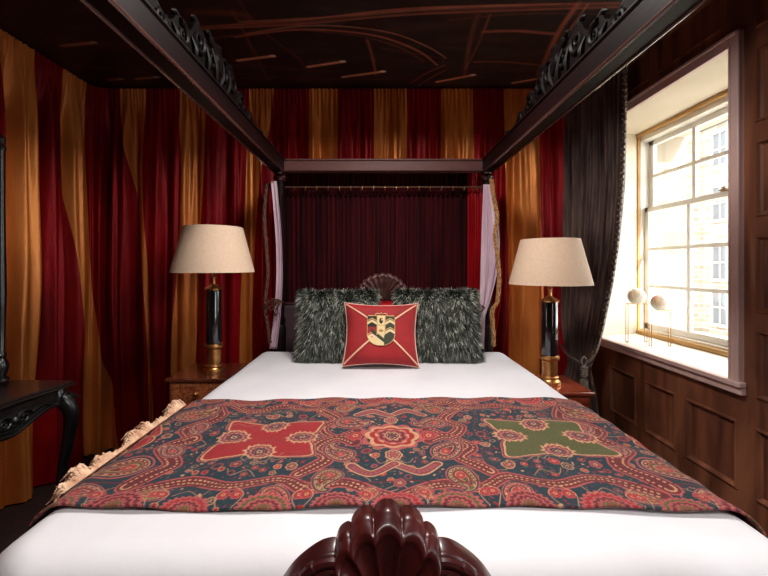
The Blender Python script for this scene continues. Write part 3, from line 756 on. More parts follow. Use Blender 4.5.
# broad scrolling bands in red, outlined
def band(pts, w, body, l1, l2):
    for sx, sy in mir:
        q = [(sx * a, sy * b) for a, b in pts]
        line(q, w, l1); line(q, w - .005, body); line(q, w - .013, l2, .014); line(q, max(.002, w - .019), body)
band([(-.28, .24), (-.21, .16), (-.26, .08), (-.20, -.0), (-.13, .04)], .026, DRED, PINK, CRM)
band([(.74, .30), (.68, .18), (.76, .08), (.70, 0)], .030, DRED, PINK, CRM)
band([(.86, .02), (.93, .14), (1.02, .1), (1.08, .22)], .034, RED, CRM, PINK)
band([(.02, .35), (.14, .29), (.24, .32), (.33, .26), (.45, .30), (.58, .26), (.70, .33)], .024, DRED, PINK, CRM)
band([(0, .19), (.07, .24), (.13, .19)], .020, MAU, CRM, PINK)
# nested paisleys
for (x, y, s, a, f, b1, b2) in [(.17, .12, .085, 2.2, 1, DRED, TEAL), (.19, .255, .075, .6, -1, OLV, DRED), (.80, .20, .115, 1.1, 1, DRED, OLV), (.72, .10, .07, 2.6, -1, MAU, TEAL),
                                (.33, .33, .06, -1.2, 1, RED, TEAL), (.64, .34, .06, 1.4, -1, OLV, RED), (.93, .06, .09, -.6, 1, RED, TEAL), (1.0, .28, .10, .5, -1, DRED, OLV), (.07, .33, .05, .2, 1, RED, OLV), (.86, .33, .07, -1.9, 1, MAU, DRED)]:
    for sx, sy in mir:
        ang = a if sx * sy > 0 else -a
        if sy < 0: ang = PI - ang if sx > 0 else PI - ang
        boteh(sx * x, sy * y, s, ang, f * sx * sy, [(-.07, PINK), (-.02, TEAL), (.05, CRM), (.08, b1), (.19, PINK), (.22, b2), (.30, CRM), (.33, b1)])
# the two big star medallions (crimson left, olive right) and the small centre one
def medallion(x, y, rx, ry, body, l1=CRM, l2=PINK):
    sl = region(x, y, max(rx, ry) * 1.5)
    dx, dy = (PX[sl] - x) / rx, (PY[sl] - y) / ry
    a = np.arctan2(dy, dx); d = np.hypot(dx, dy)
    R = .80 + .22 * np.cos(4 * (a - PI / 4)) + .05 * np.cos(8 * a) + .03 * np.cos(16 * a)
    sc_ = min(rx, ry)
    for off, col in ((.10, l2), (.07, NAVY), (.045, l1), (.0, body)): blend(sl, (R + off - d) * sc_ / AA, col)
medallion(-.435, 0, .215, .175, RED); medallion(.54, 0, .215, .175, OLV)
for cxm, body in ((-.435, RED), (.54, OLV)):
    for (dx, dy, r) in ((0, .098, .042), (0, -.098, .042), (.12, 0, .046), (-.12, 0, .046)):
        petal_ring(cxm + dx, dy, r * 1.15, 12, MAU, CRM, 0, TEAL, .9); petal_ring(cxm + dx, dy, r * .7, 8, TEAL, PINK, .3, CRM, .9)
        for k in range(10):
            a = k * PI / 5; blob(cxm + dx + r * 1.25 * math.cos(a), dy + r * 1.1 * math.sin(a), .006, .004, a, CRM)
petal_ring(0.0, 0, .105, 10, NAVY, PINK, .2, CRM); petal_ring(0, 0, .09, 8, RED, CRM, 0, TEAL); petal_ring(0, 0, .055, 8, DRED, PINK, .3, CRM); petal_ring(0, 0, .028, 6, TEAL, CRM, 0, RED)
for sx in (-1, 1):
    petal_ring(sx * .13, 0, .03, 7, RED, PINK, 0, CRM); petal_ring(0, sx * .14, .028, 7, MAU, CRM, 0, PINK)
# border of half-round fans along both long edges
for e, yb in ((-1, TV0 - pc_v), (1, TV1 - pc_v)):
    sl = (slice(None), slice(None))
    blend(sl, np.where(np.abs(PY - (yb + -e * .105)) < .0022, 1, 0), DRED)
    for k in range(-6, 8):
        x = k * .175 + (.0 if e < 0 else .08) + .02 * math.sin(5 * k); r = .058 + .012 * math.sin(3 * k); body = [RED, OLV, DRED][k % 3]
        petal_ring(x, yb, r * 1.10, 22, body, PINK, 0, TEAL, .85); petal_ring(x, yb, r * .76, 12, DRED, PINK, 0, CRM, .85); petal_ring(x, yb, r * .4, 8, OLV, PINK, 0, RED, .85)
        for j in (-1, 1):
            petal_ring(x + j * .082, yb - e * .05, .018, 6, RED, PINK, 0, CRM)
            line([(x + j * .08, yb), (x + j * .065, yb - e * .05), (x + j * .1, yb - e * .085)], .0018, CRM)
def free_(x, y):
    i = int(np.searchsorted(PY[:, 0], y)); j = int(np.searchsorted(PX[0], x))
    return 0 <= i < nv_ and 0 <= j < nu_ and np.abs(timg[i, j] - TEALA).max() < .02
# pairs of fine vines winding through the ground
for k in range(70):
    x = rnd.uniform(-1.0, 1.1); y = rnd.uniform(-.36, .36)
    for sx, sy in mir[:2]:
        if free_(x * sx, y): line([(sx * x, y), (sx * (x + .03), y + .03), (sx * (x + .07), y + .005), (sx * (x + .09), y + .035)], .0016, CRM)
# small flowers, buds and leaves crowded into whatever dark ground is left
def free(x, y, r):
    for a, b in ((0, 0), (r, 0), (-r, 0), (0, r), (0, -r), (.7 * r, .7 * r), (-.7 * r, .7 * r), (.7 * r, -.7 * r), (-.7 * r, -.7 * r)):
        i = int(np.searchsorted(PY[:, 0], y + b)); j = int(np.searchsorted(PX[0], x + a))
        if not (0 <= i < nv_ and 0 <= j < nu_): return False
        if np.abs(timg[i, j] - TEALA).max() > .02: return False
    return True
for rr_, N_ in ((.030, 500), (.021, 1500), (.013, 4000), (.008, 6000), (.005, 5000)):
    for k in range(N_):
        x = rnd.uniform(-1.05, 1.17); y = rnd.uniform(-.42, .42)
        if abs(x) > .02 and rnd.random() < .5: x = -x
        if not free(x, y, rr_ * 1.12): continue
        if rr_ > .025: boteh(x, y - .004, rr_ * 1.1, rnd.uniform(0, 6.28), rnd.choice([-1, 1]), [(-.10, CRM), (-.0, DRED), (.14, PINK), (.2, TEAL), (.3, CRM)])
        elif rr_ > .012: petal_ring(x, y, rr_ * .85, rnd.choice([5, 6, 8]), rnd.choice([RED, MAU, DRED, DRED, NAVY]), rnd.choice([PINK, CRM, PINK]), rnd.uniform(0, 3), rnd.choice([CRM, TEAL]))
        else: blob(x, y, rr_ * .8, rr_ * .42, rnd.uniform(0, PI), rnd.choice([PINK, RED, CRM, PINK, MAU, OLV, DRED, DRED]))
# weave variation
timg *= (1 + .10 * rng.standard_normal(U.shape))[..., None]
timg = np.clip(timg, 0, 1) * np.array([.88, .86, .84])
# wavy edges and slight tilt of the cloth as in the photo
ripple = .004 * np.sin(9 * U + 6 * Vv) * np.sin(5 * Vv + 2 * U) + .003 * np.sin(26 * U + 11 * Vv) + .0025 * np.sin(47 * Vv - 8 * U)
edge = np.clip((U - .8) / .4, 0, 1)
X_, Z_ = bed_profile(U - (BX0 + BX1) / 2, .014)
Yw = Vv + .012 * np.sin(2.2 * U + .5) * (Vv - 1.3) - .02 * (U - 0.05) ** 2 * (Vv < 9) + .010 * np.sin(5 * U)
side = np.clip((TOP - Z_) / .2, 0, 1)
X_ = X_ + side * .02 * np.sin(22 * Vv) * np.sign(U)
thr = grid('paisley_throw', np.stack([X_, Yw, Z_ + ripple * (1 - side)], -1), M['throw'], col=timg, solid=.006)
tag(thr, 'red and teal paisley woven throw with cream fringe across the foot of the bed', 'throw')
fm = MB()
for k in range(2200):
    v = rnd.uniform(TV0 + .10, TV1 - .03); clump = max(0, .5 + .5 * math.sin(v * 61 + 2 * math.sin(v * 17))) ** .8 * (.65 + .35 * math.sin(v * 23))
    yv = v + rnd.gauss(0, .007) - .005; x0, z0 = BX0 + .012, TOP - .004
    L = .016 + .040 * clump * rnd.uniform(.6, 1.1); a = rnd.uniform(0, 6.28); cr = rnd.uniform(.005, .012)
    up = rnd.uniform(-.3, 1.0) * (.4 + .6 * clump)
    pts = []
    for j in range(8):
        t = j / 7
        pts.append((x0 - L * (t ** .8) * 1.1 + cr * math.cos(a + 12 * t) * t, yv + cr * math.sin(a + 9 * t) * t + .02 * (rnd.random() - .5) * t, z0 + .034 * up * math.sin(PI * t * .8) - .05 * t * t * (1.2 - up) + cr * .7 * math.sin(a + 7 * t) * t))
    fm.tube(pts, [.0016, .0024, .0027, .0027, .0027, .0024, .002, .0012], 4, cap=False)
fr_ = fm.build('fringe', M['fringe'], thr); fr_['label'] = 'curly cream wool fringe'; fr_['kind'] = 'stuff'

# ---------------------------------------------------- cushions
def cushion_pts(w, h, t, nu=60, nv=60, pinch=.06, side=1):
    u = np.linspace(-1, 1, nu); v = np.linspace(-1, 1, nv); Uu, Vc = np.meshgrid(u, v)
    x = Uu * w / 2 * (1 - pinch * (1 - Vc ** 2) ** 1 * np.abs(Uu) ** 3); z = Vc * h / 2 * (1 - pinch * (1 - Uu ** 2) * np.abs(Vc) ** 3)
    th = (np.clip(1 - Uu ** 4, 0, 1) * np.clip(1 - Vc ** 4, 0, 1)) ** .55
    th = th * (1 + .05 * np.sin(5 * Uu + 2) * np.sin(4 * Vc)) 
    return np.stack([x, -side * th * t / 2, z], -1)
def cushion_xf(P, cx, cy, z_base, h, lean, yaw=0, roll=0):
    P = np.array(P, float); x, y, z = P[..., 0].copy(), P[..., 1].copy(), P[..., 2] + h / 2
    c, s = math.cos(roll), math.sin(roll); zz_ = z - h / 2; x, zz_ = x * c - zz_ * s, x * s + zz_ * c; z = zz_ + h / 2
    c, s = math.cos(lean), math.sin(lean); y, z = y * c + z * s, -y * s + z * c
    c, s = math.cos(yaw), math.sin(yaw); x, y = x * c - y * s, x * s + y * c
    return np.stack([x + cx, y + cy, z + z_base], -1)
def cushion_body(name, m, par, xf, w, h, t, **k):
    A = xf(cushion_pts(w, h, t, side=1, **k)); B = xf(cushion_pts(w, h, t, side=-1, **k))
    nv, nu = A.shape[:2]; idx = np.arange(nu * nv).reshape(nv, nu)
    F1 = np.stack([idx[:-1, :-1], idx[:-1, 1:], idx[1:, 1:], idx[1:, :-1]], -1).reshape(-1, 4); F2 = F1[:, ::-1] + nu * nv
    o = raw_mesh(name, np.concatenate([A.reshape(-1, 3), B.reshape(-1, 3)]), np.concatenate([F1, F2]), m, par); weld(o, .0005)
    return A, B
def fur_cushion(label, cx, cy, w, h, t, lean, yaw, seed):
    base = thing('fur_cushion', label, 'cushion', (cx, cy, TOP), 'grey faux-fur cushions')
    xf = lambda P: cushion_xf(P, cx, cy, TOP + .012, h, lean, yaw)
    A, B = cushion_body('cushion_cover', M['fur_base'], base, xf, w, h, t)
    r = np.random.default_rng(seed)
    Vs, Cs, Fs = [], [], []
    for S, sg, N in ((A, 1, 15000), (B, -1, 3500)):
        nv, nu = S.shape[:2]
        i = r.uniform(0, nv - 1.001, N); j = r.uniform(0, nu - 1.001, N)
        # extra tufts on the outline
        kk = r.random(N) < .16; edge_ = r.integers(0, 4, N)
        i = np.where(kk & (edge_ == 0), nv - 1.2, i); i = np.where(kk & (edge_ == 1), .2, i); j = np.where(kk & (edge_ == 2), nu - 1.2, j); j = np.where(kk & (edge_ == 3), .2, j)
        i0 = i.astype(int); j0 = j.astype(int); fi = (i - i0)[:, None]; fj = (j - j0)[:, None]
        p = (S[i0, j0] * (1 - fi) * (1 - fj) + S[i0 + 1, j0] * fi * (1 - fj) + S[i0, j0 + 1] * (1 - fi) * fj + S[i0 + 1, j0 + 1] * fi * fj)
        du = S[i0, j0 + 1] - S[i0, j0]; dv = S[i0 + 1, j0] - S[i0, j0]
        nrm = np.cross(du, dv) * sg; nrm /= np.linalg.norm(nrm, axis=1, keepdims=True) + 1e-9
        uu = j / (nu - 1) * 2 - 1; vv = i / (nv - 1) * 2 - 1
        out = np.stack([uu * np.abs(uu) ** 5, np.zeros(N), np.clip(vv, -.1, 1) * np.abs(vv) ** 5], -1) * 1.3
        swirl = np.sin(9 * uu + 4 * vv + seed) * .6 + .35 * np.sin(34 * uu + 4 * np.sin(5 * vv + seed))
        comb = np.stack([swirl + .3 * r.standard_normal(N), -.1 + 0 * uu, -1.0 + .45 * r.standard_normal(N)], -1)
        d = nrm * .75 + comb * .65 + out + .18 * r.standard_normal((N, 3)); d /= np.linalg.norm(d, axis=1, keepdims=True)
        L = r.uniform(.032, .070, N)[:, None] * (1 - .3 * kk[:, None])
        side = np.cross(d, nrm + .3 * r.standard_normal((N, 3))); side /= np.linalg.norm(side, axis=1, keepdims=True) + 1e-9
        wd = r.uniform(.0013, .0026, N)[:, None]
        g = np.array([0, 0, -1.0])
        P0, P1, P2, P3 = p - nrm * .002, p + d * L * .38, p + d * L * .72 + g * L * .12, p + d * L + g * L * .34
        quad = np.stack([P0 - side * wd, P0 + side * wd, P1 - side * wd, P1 + side * wd, P2 - side * wd * .7, P2 + side * wd * .7, P3], 1)
        lock = np.sin(34 * uu + 4 * np.sin(5 * vv + seed) + 2 * np.sin(13 * vv)) * .6 + .5 * np.sin(17 * vv + 9 * uu + 3 * np.sin(8 * uu))
        tipb = np.clip(r.uniform(-.45, .6, N) + .6 * lock + .12 * vv, 0, 1)[:, None]
        dark = np.array(lin((20, 22, 20))); mid = np.array(lin((70, 76, 66))); lite = np.array(lin((226, 228, 214)))
        c0 = np.repeat(dark[None], N, 0); c1 = dark + (mid - dark) * tipb; c2 = mid * .6 + (lite - mid * .6) * tipb ** 1.6; c3 = mid * .8 + (lite - mid * .8) * tipb ** 1.3
        cc = np.stack([c0, c0, c1, c1, c2, c2, c3], 1)
        b0 = sum(len(q) for q in Vs); k7 = np.arange(N)[:, None] * 7 + b0
        f = np.concatenate([k7 + np.array([[0, 1, 3]]), k7 + np.array([[0, 3, 2]]), k7 + np.array([[2, 3, 5]]), k7 + np.array([[2, 5, 4]]), k7 + np.array([[4, 5, 6]])])
        Vs.append(quad.reshape(-1, 3)); Cs.append(cc.reshape(-1, 3)); Fs.append(f)
    V = np.concatenate(Vs); V[:, 2] = np.maximum(V[:, 2], TOP + .006)
    fo = raw_mesh('fur', V, np.concatenate(Fs), M['fur'], base, np.concatenate(Cs), smooth=False); fo['kind'] = 'stuff'
M['fur_base'] = mat('fur_backing', lin((34, 36, 32)), lin((52, 54, 48)), (60, 60, 60), .9)
fur_cushion('dark grey faux-fur cushion leaning left of the red crest cushion', -.262, 2.50, .50, .45, .15, .30, .05, 1)
fur_cushion('dark grey faux-fur cushion leaning right of the red crest cushion', .39, 2.50, .525, .455, .15, .30, -.05, 5)
# a plain red pillow half hidden behind them
rp = thing('red_pillow', 'small dark red pillow glimpsed between the two fur cushions', 'pillow', (.05, 2.72, TOP))
cushion_body('pillow_cover', M['red_silk'], rp, lambda P: cushion_xf(P, .05, 2.735, TOP + .008, .38, .28, 0), .50, .38, .12)
# crest cushion
rc = thing('crest_cushion', 'red velvet cushion with gold cross ribbons and shield crest in front', 'cushion', (.018, 2.30, TOP))
cw, ch, ct = .465, .392, .15
xf = lambda P: cushion_xf(P, .018, 2.315, TOP + .012, ch, .32, 0, -.012)
A, B = cushion_body('cushion_cover', M['red_velvet_cushion'], rc, xf, cw, ch, ct, pinch=.10)
bd_ = [A[0, j] for j in range(0, 60, 3)] + [A[i, 59] for i in range(0, 60, 3)] + [A[59, j] for j in range(59, 0, -3)] + [A[i, 0] for i in range(59, 0, -3)] + [A[0, 0]]
MB().tube(bd_, .0042, 6, cap=False).build('piping', M['piping'], rc)
def surf(u, v, lift):
    """point on the cushion front, u,v in -1..1"""
    fi = (v + 1) / 2 * 59; fj = (u + 1) / 2 * 59; i0 = np.clip(fi.astype(int), 0, 58); j0 = np.clip(fj.astype(int), 0, 58)
    a = (fi - i0)[..., None]; b = (fj - j0)[..., None]
    p = A[i0, j0] * (1 - a) * (1 - b) + A[i0 + 1, j0] * a * (1 - b) + A[i0, j0 + 1] * (1 - a) * b + A[i0 + 1, j0 + 1] * a * b
    nrm = np.array([0, -math.cos(.32), math.sin(.32)])
    return p + nrm * lift
for (u0, v0, u1, v1) in ((-.96, .94, -.30, .40), (.96, .94, .34, .40), (-.97, -.95, -.26, -.20), (.97, -.95, .30, -.20)):
    t = np.linspace(0, 1, 30); du, dv = u1 - u0, v1 - v0; L = math.hypot(du, dv); w_ = .026
    rows = [surf(np.clip(u0 + du * t - dv / L * o_ * w_, -1, 1), np.clip(v0 + dv * t + du / L * o_ * w_, -1, 1), .0035) for o_ in (-1, 0, 1)]
    grid('ribbon', np.array(rows), M['ribbon'], rc, solid=.002)
nb = 96
bu, bv = np.meshgrid(np.linspace(-1, 1, nb), np.linspace(-1, 1, nb))
P = surf(bu * .38, .06 + bv * .47, .005)
C = np.ones((nb, nb, 3)) * np.array(lin((158, 24, 34)))
GLD = lin((222, 178, 112)); BLK = lin((34, 30, 26)); RD = lin((160, 30, 36)); GN = lin((56, 60, 44)); CR = lin((234, 208, 156))
def bp(mask, c): C[mask] = c
bp(bv > .02, BLK); bp((bu > .18), GN); bp((bu < -.2) & (bv < .2), RD); bp((bu < -.0) & (bv < -.45), CR); bp((np.abs(bu + .03) < .26) & (bv < .0), CR); bp((bu > .2) & (bv < -.35), GN)
bp((np.abs(bu) < .26) & (bv > 0), CR); 
for cx_, cz_ in ((-.62, .62), (.62, .62), (.62, .02), (-.62, -.30)):
    bp((np.abs(bv - (cz_ - np.abs(bu - cx_) * .55)) < .085) & (np.abs(bu - cx_) < .36), CR)
    bp((np.abs(bv - (cz_ + .17 - np.abs(bu - cx_) * .55)) < .03) & (np.abs(bu - cx_) < .36), GLD)
bp((np.hypot((bu - 0) / .13, (bv - .62) / .2) < 1), BLK); bp((np.hypot((bu - .06) / .06, (bv - .70) / .07) < 1), GLD)
bp((np.hypot(bu / .16, (bv + .02) / .13) < 1), GLD); bp((np.abs(bv + .02 + np.abs(bu) * .3) < .03) & (np.abs(bu) < .12), BLK)
bp((np.abs(bv + .50 + .75 * bu) < .13) & (bu < .5) & (bu > -.7), GN)
bp((np.abs(bv - .32) < .03) & (np.abs(bu) < .3), GLD); bp((np.abs(bu) > .24) & (np.abs(bu) < .29) & (bv > -.3), GLD)
outl = (np.abs(bu) < np.where(bv > -.25, .97, .97 * np.sqrt(np.clip(1 - ((bv + .25) / -.75) ** 2, 0, 1)) ** .9))
crown = (bv > .86) & (np.abs(bu) > .55 + 0 * bv)
keep = outl & ~((bv > .93) & (np.abs(bu) > .9))
bp(~((np.abs(bu) < np.where(bv > -.25, .92, .92 * np.sqrt(np.clip(1 - ((bv + .25) / -.72) ** 2, 0, 1)))) & (bv < .95)), GLD)
idx = np.arange(nb * nb).reshape(nb, nb); F = np.stack([idx[:-1, :-1], idx[:-1, 1:], idx[1:, 1:], idx[1:, :-1]], -1)
F = F[keep[:-1, :-1] & keep[1:, 1:] & keep[:-1, 1:] & keep[1:, :-1]]
bo = raw_mesh('shield_badge', P.reshape(-1, 3), F, M['badge'], rc, C.reshape(-1, 3), solid=.003); bo['label'] = 'shield badge in cream, black and red chevrons'
weld(bo, 1e-6)
# little crown scroll stitched over the shield
cp = surf(np.array([-.16, -.1, -.04, 0, .05, .11, .17]), np.array([.56, .60, .57, .62, .57, .60, .56]), .006)
MB().tube(list(cp), .003, 6).build('crown_stitching', M['ribbon'], rc)

# ---------------------------------------------------- cloth hanging round the bed head
def hanging(name, m, par, x0, x1, y0, y1, z0, z1, amp, freq, nu=120, nv=60, xfun=None, seed=0, solid=.002, head=0):
    u = np.linspace(0, 1, nu)[None, :]; z = np.linspace(z1, z0, nv)[:, None]; t = (z1 - z) / (z1 - z0)
    xa, xb = (x0, x1) if xfun is None else xfun(t)
    L = math.hypot(x1 - x0, y1 - y0)
    X = xa + (xb - xa) * u; Yy = y0 + (y1 - y0) * u + 0 * z
    nx, ny = -(y1 - y0) / L, (x1 - x0) / L
    ph = 2 * PI * u * freq + .8 * np.sin(6 * u + seed + 1.2 * t) + seed
    D = amp * (np.sin(ph) + .45 * np.sin(2.3 * ph + 1 + .8 * t) + .2 * np.sin(5.1 * ph)) * (.35 + .65 * np.clip(t * 5, 0, 1)) 
    return grid(name, np.stack([X + nx * D, Yy + ny * D, z + 0 * u], -1), m, par, solid=solid)
vc = thing('bed_head_curtain', 'dark red pleated velvet curtain hanging behind the headboard', 'curtain', (BC, 3.05, .4))
hanging('velvet_cloth', M['red_velvet'], vc, BC - HX - .03, BC + HX - .10, 3.06, 3.06, TOP - .3, EYE + .79, .016, 38, 900, 40, seed=2)
hanging('gathered_heading', M['red_velvet'], vc, BC - HX - .03, BC + HX - .10, 3.045, 3.045, EYE + .56, EYE + .635, .007, 70, 1000, 10, seed=1)
sr = hanging('red_silk_edge', M['red_silk'], vc, BC + HX - .11, BC + HX + .02, 3.04, 3.03, TOP - .3, EYE + .78, .012, 2.2, 60, 40, seed=.5); sr['label'] = 'brighter red silk edge strip'
rod = thing('curtain_rod', 'thin brass curtain rod with rings under the canopy head rail', 'rod', (BC, 2.99, EYE + .63))
MB().tube([(BC - HX + .02, 2.985, EYE + .612), (BC + HX - .02, 2.985, EYE + .612)], .008, 10).build('pole', M['brown_braid'], rod)
for k in range(17):
    x = BC - HX + .09 + k * .088; a = [(x + .002 * math.sin(t), 2.985 + .016 * math.cos(t), EYE + .604 + .018 * math.sin(t)) for t in [2 * PI * i / 14 for i in range(15)]]
    MB().tube(a, .003, 6, cap=False).build('ring', M['brass'], rod)
ld = tag(hanging('lilac_drape', M['lilac'], None, BC - HX - .03, BC - HX + .05, 2.83, 2.82, TOP + .012, EYE + .625, .012, 2.4, 50, 60,
                 xfun=lambda t: (BC - HX - .055 + .06 * np.sin(PI * t * .9) - .03 * t, BC - HX - .005 + .065 * np.sin(PI * t * .8) - .035 * t), seed=1), 'pale lilac drape hanging at the left bed post', 'drape')
rd = tag(hanging('lilac_drape', M['lilac'], None, BC + HX - .05, BC + HX + .03, 2.82, 2.83, TOP + .012, EYE + .60, .012, 2.6, 50, 60,
                 xfun=lambda t: (BC + HX - .045 - .035 * t, BC + HX + .005 + .09 * np.sin(PI * np.clip(t * 1.25, 0, 1)) - .05 * t)), 'pale lilac drape hanging at the right bed post', 'drape')
def rope(label, pts, m, r, par_name='braided_cord'):
    P = smooth_path(pts, 60); mb = MB(); n_ = len(P)
    for k in range(3):
        q = []
        for i, p in enumerate(P):
            a = i * .75 + k * 2.1; q.append((p[0] + r * .55 * math.cos(a), p[1] + r * .3 * math.sin(a * 1.0), p[2] + r * .3 * math.sin(a)))
        mb.tube(q, r * .62, 7)
    return tag(mb.build(par_name, m), label, 'cord')
xr_ = BC + HX
rope('thick gold braided cord hanging down the right bed post', [(xr_ + .005, 2.79, EYE + .63), (xr_ + .02, 2.79, EYE + .50), (xr_ + .045, 2.79, EYE + .36), (xr_ + .03, 2.79, EYE + .22), (xr_ + .05, 2.79, EYE + .06), (xr_ + .06, 2.79, EYE - .10), (xr_ + .045, 2.79, EYE - .26), (xr_ + .01, 2.79, EYE - .33), (xr_ + .02, 2.79, EYE - .50), (xr_ + .02, 2.79, EYE - .58)], M['rope'], .0145)
xl_ = BC - HX
rope('brown braided cord hanging down the left bed post', [(xl_ - .07, 2.79, EYE + .60), (xl_ - .085, 2.79, EYE + .36), (xl_ - .07, 2.79, EYE + .12), (xl_ - .06, 2.79, EYE - .06), (xl_ - .08, 2.79, EYE - .28), (xl_ - .06, 2.79, EYE - .44), (xl_ - .045, 2.79, EYE - .56)], M['brown_braid'], .013)
def tassel_bunch(label, x, y, z, side, m):
    t = MB(); r_ = random.Random(int(abs(x) * 100))
    for k in range(26):
        a = r_.uniform(-1.1, .5); L = r_.uniform(.05, .13)
        pts = smooth_path([(x, y, z), (x + side * L * .5 * math.cos(a), y - .02, z + L * .4 * math.sin(a) + .01), (x + side * L * math.cos(a), y - .01, z + L * math.sin(a) - .02)], 8)
        t.tube(pts, .0025, 5); t.ball(pts[-1], .0065, 7, 5)
    return tag(t.build('beaded_tassel', m), label, 'tassel')
tassel_bunch('beaded tassel bunch beside the left bed post near the headboard', xl_ + .06, 2.76, EYE - .26, -1, M['brown_braid'])
tassel_bunch('beaded tassel bunch beside the right bed post near the headboard', xr_ - .05, 2.76, EYE - .30, -1, M['brown_braid'])
# red silk tied bundle next to the gold cord on the right
rs = tag(hanging('red_drape', M['red_silk'], None, xr_ + .02, xr_ + .12, 2.965, 2.965, TOP - .2, EYE + .63, .016, 2.5, 50, 50, xfun=lambda t: (xr_ + .0 + 0 * t, xr_ + .06 + .08 * np.sin(PI * np.clip(t * 1.1, 0, 1)))), 'narrow crimson drape behind the gold cord at right bed post', 'drape')
rs2 = tag(hanging('red_drape', M['red_silk'], None, xl_ - .12, xl_ - .03, 2.965, 2.965, TOP - .2, EYE + .63, .016, 2.5, 50, 50), 'narrow crimson drape behind the left bed post', 'drape')

# ---------------------------------------------------- lamps and night stands
def table_lamp(label, x, y, z, s=1.0):
    L = thing('table_lamp', label, 'lamp', (x, y, z), 'bedside lamps')
    b = [(0, .0), (.064, .0), (.067, .010), (.064, .022), (.054, .028), (.050, .036), (.056, .042), (.055, .050), (.048, .056), (.047, .150), (.052, .155), (.058, .160), (.060, .170), (.057, .182), (.05, .186), (0, .187)]
    MB().lathe([(r * s, z + h * s) for r, h in b], x, y, 36).build('brass_base', M['brass'], L)
    MB().lathe([(r * s, z + h * s) for r, h in [(.0, .185), (.047, .186), (.049, .2), (.049, .52), (.046, .528), (0, .53)]], x, y, 36).build('column', M['lamp_black'], L)
    cap = [(0, .526), (.055, .528), (.057, .536), (.045, .546), (.026, .556), (.013, .566), (.010, .60), (.016, .61), (.010, .62), (.007, .70), (0, .70)]
    MB().lathe([(r * s, z + h * s) for r, h in cap], x, y, 28).build('brass_cap', M['brass'], L)
    r0, r1, h0, h1 = .252 * s, .178 * s, z + .640 * s, z + .928 * s
    n_ = 64; prof_ = [(r0, h0), (r0 - .002, h0 + .004)] + [(r0 + (r1 - r0) * t, h0 + (h1 - h0) * t) for t in np.linspace(.05, 1, 12)] + [(r1 - .004, h1)] + [(r0 - .004 + (r1 - r0) * t, h0 + (h1 - h0) * t) for t in np.linspace(.98, .0, 6)] + [(r0, h0)]
    sh_ = MB().lathe(prof_, x, y, n_).build('lamp_shade', M['shade'], L)
    sp = MB()
    for k in range(3):
        a = 2 * PI * k / 3 + .4; sp.tube([(x, y, h1 - .03), (x + (r1 - .006) * math.cos(a), y + (r1 - .006) * math.sin(a), h1 - .012)], .0025, 6)
    sp.tube([(x, y, z + .69 * s), (x, y, h1 - .02)], .004, 8); sp.build('shade_fitter', M['brass'], sh_)
    MB().lathe([(0, z + .70 * s), (.014, z + .70 * s), (.016, z + .73 * s), (.03, z + .78 * s), (.028, z + .81 * s), (.0, z + .835 * s)], x, y, 16).build('bulb', M['sash'], L)
    return L
def night_stand(label, x0, x1, y0, y1, h, top_m, body_m):
    c = thing('night_stand', label, 'night stand', ((x0 + x1) / 2, (y0 + y1) / 2, 0))
    MB().box(x0, x1, y0, y1, h - .022, h).build('top', top_m, c, bevel=.005)
    MB().box(x0 + .02, x1 - .02, y0 + .018, y1 - .01, h - .30, h - .022).build('body', body_m, c, bevel=.003)
    for zt in (h - .035, h - .165):
        d = MB().box(x0 + .035, x1 - .035, y0 + .006, y0 + .02, zt - .115, zt).build('drawer', body_m, c, bevel=.004)
        k = MB().ball(((x0 + x1) / 2 if x0 < 0 else x1 - .09, y0 - .006, zt - .055), .012, 12, 8)
        cx_ = (x0 + x1) / 2 if x0 < 0 else x1 - .09
        k.tube([(cx_ + .018 * math.cos(t), y0 - .008, zt - .062 + .018 * math.sin(t)) for t in [2 * PI * i / 16 for i in range(17)]], .003, 6, cap=False)
        k.build('ring_pull', M['brass'], d)
    for sx in (x0 + .04, x1 - .04):
        for sy in (y0 + .04, y1 - .04):
            MB().lathe([(.012, 0), (.014, .02), (.018, .1), (.022, h - .33), (.022, h - .30)], sx, sy, 14).build('leg', body_m, c)
    return c
ns_l, ns_r = EYE - .68, EYE - .75
night_stand('burl walnut night stand left of the bed under the lamp', -1.285, -.905, 2.31, 2.69, ns_l, M['cherry_dark'], M['burl'])
night_stand('red cherry night stand right of the bed beside the window wall', .975, 1.285, 2.27, 2.64, ns_r, M['cherry'], M['cherry'])
table_lamp('brass and black column lamp with linen shade on the left night stand', -1.055, 2.465, ns_l)
table_lamp('brass and black column lamp with linen shade on the right night stand', 1.095, 2.45, ns_r, .99)

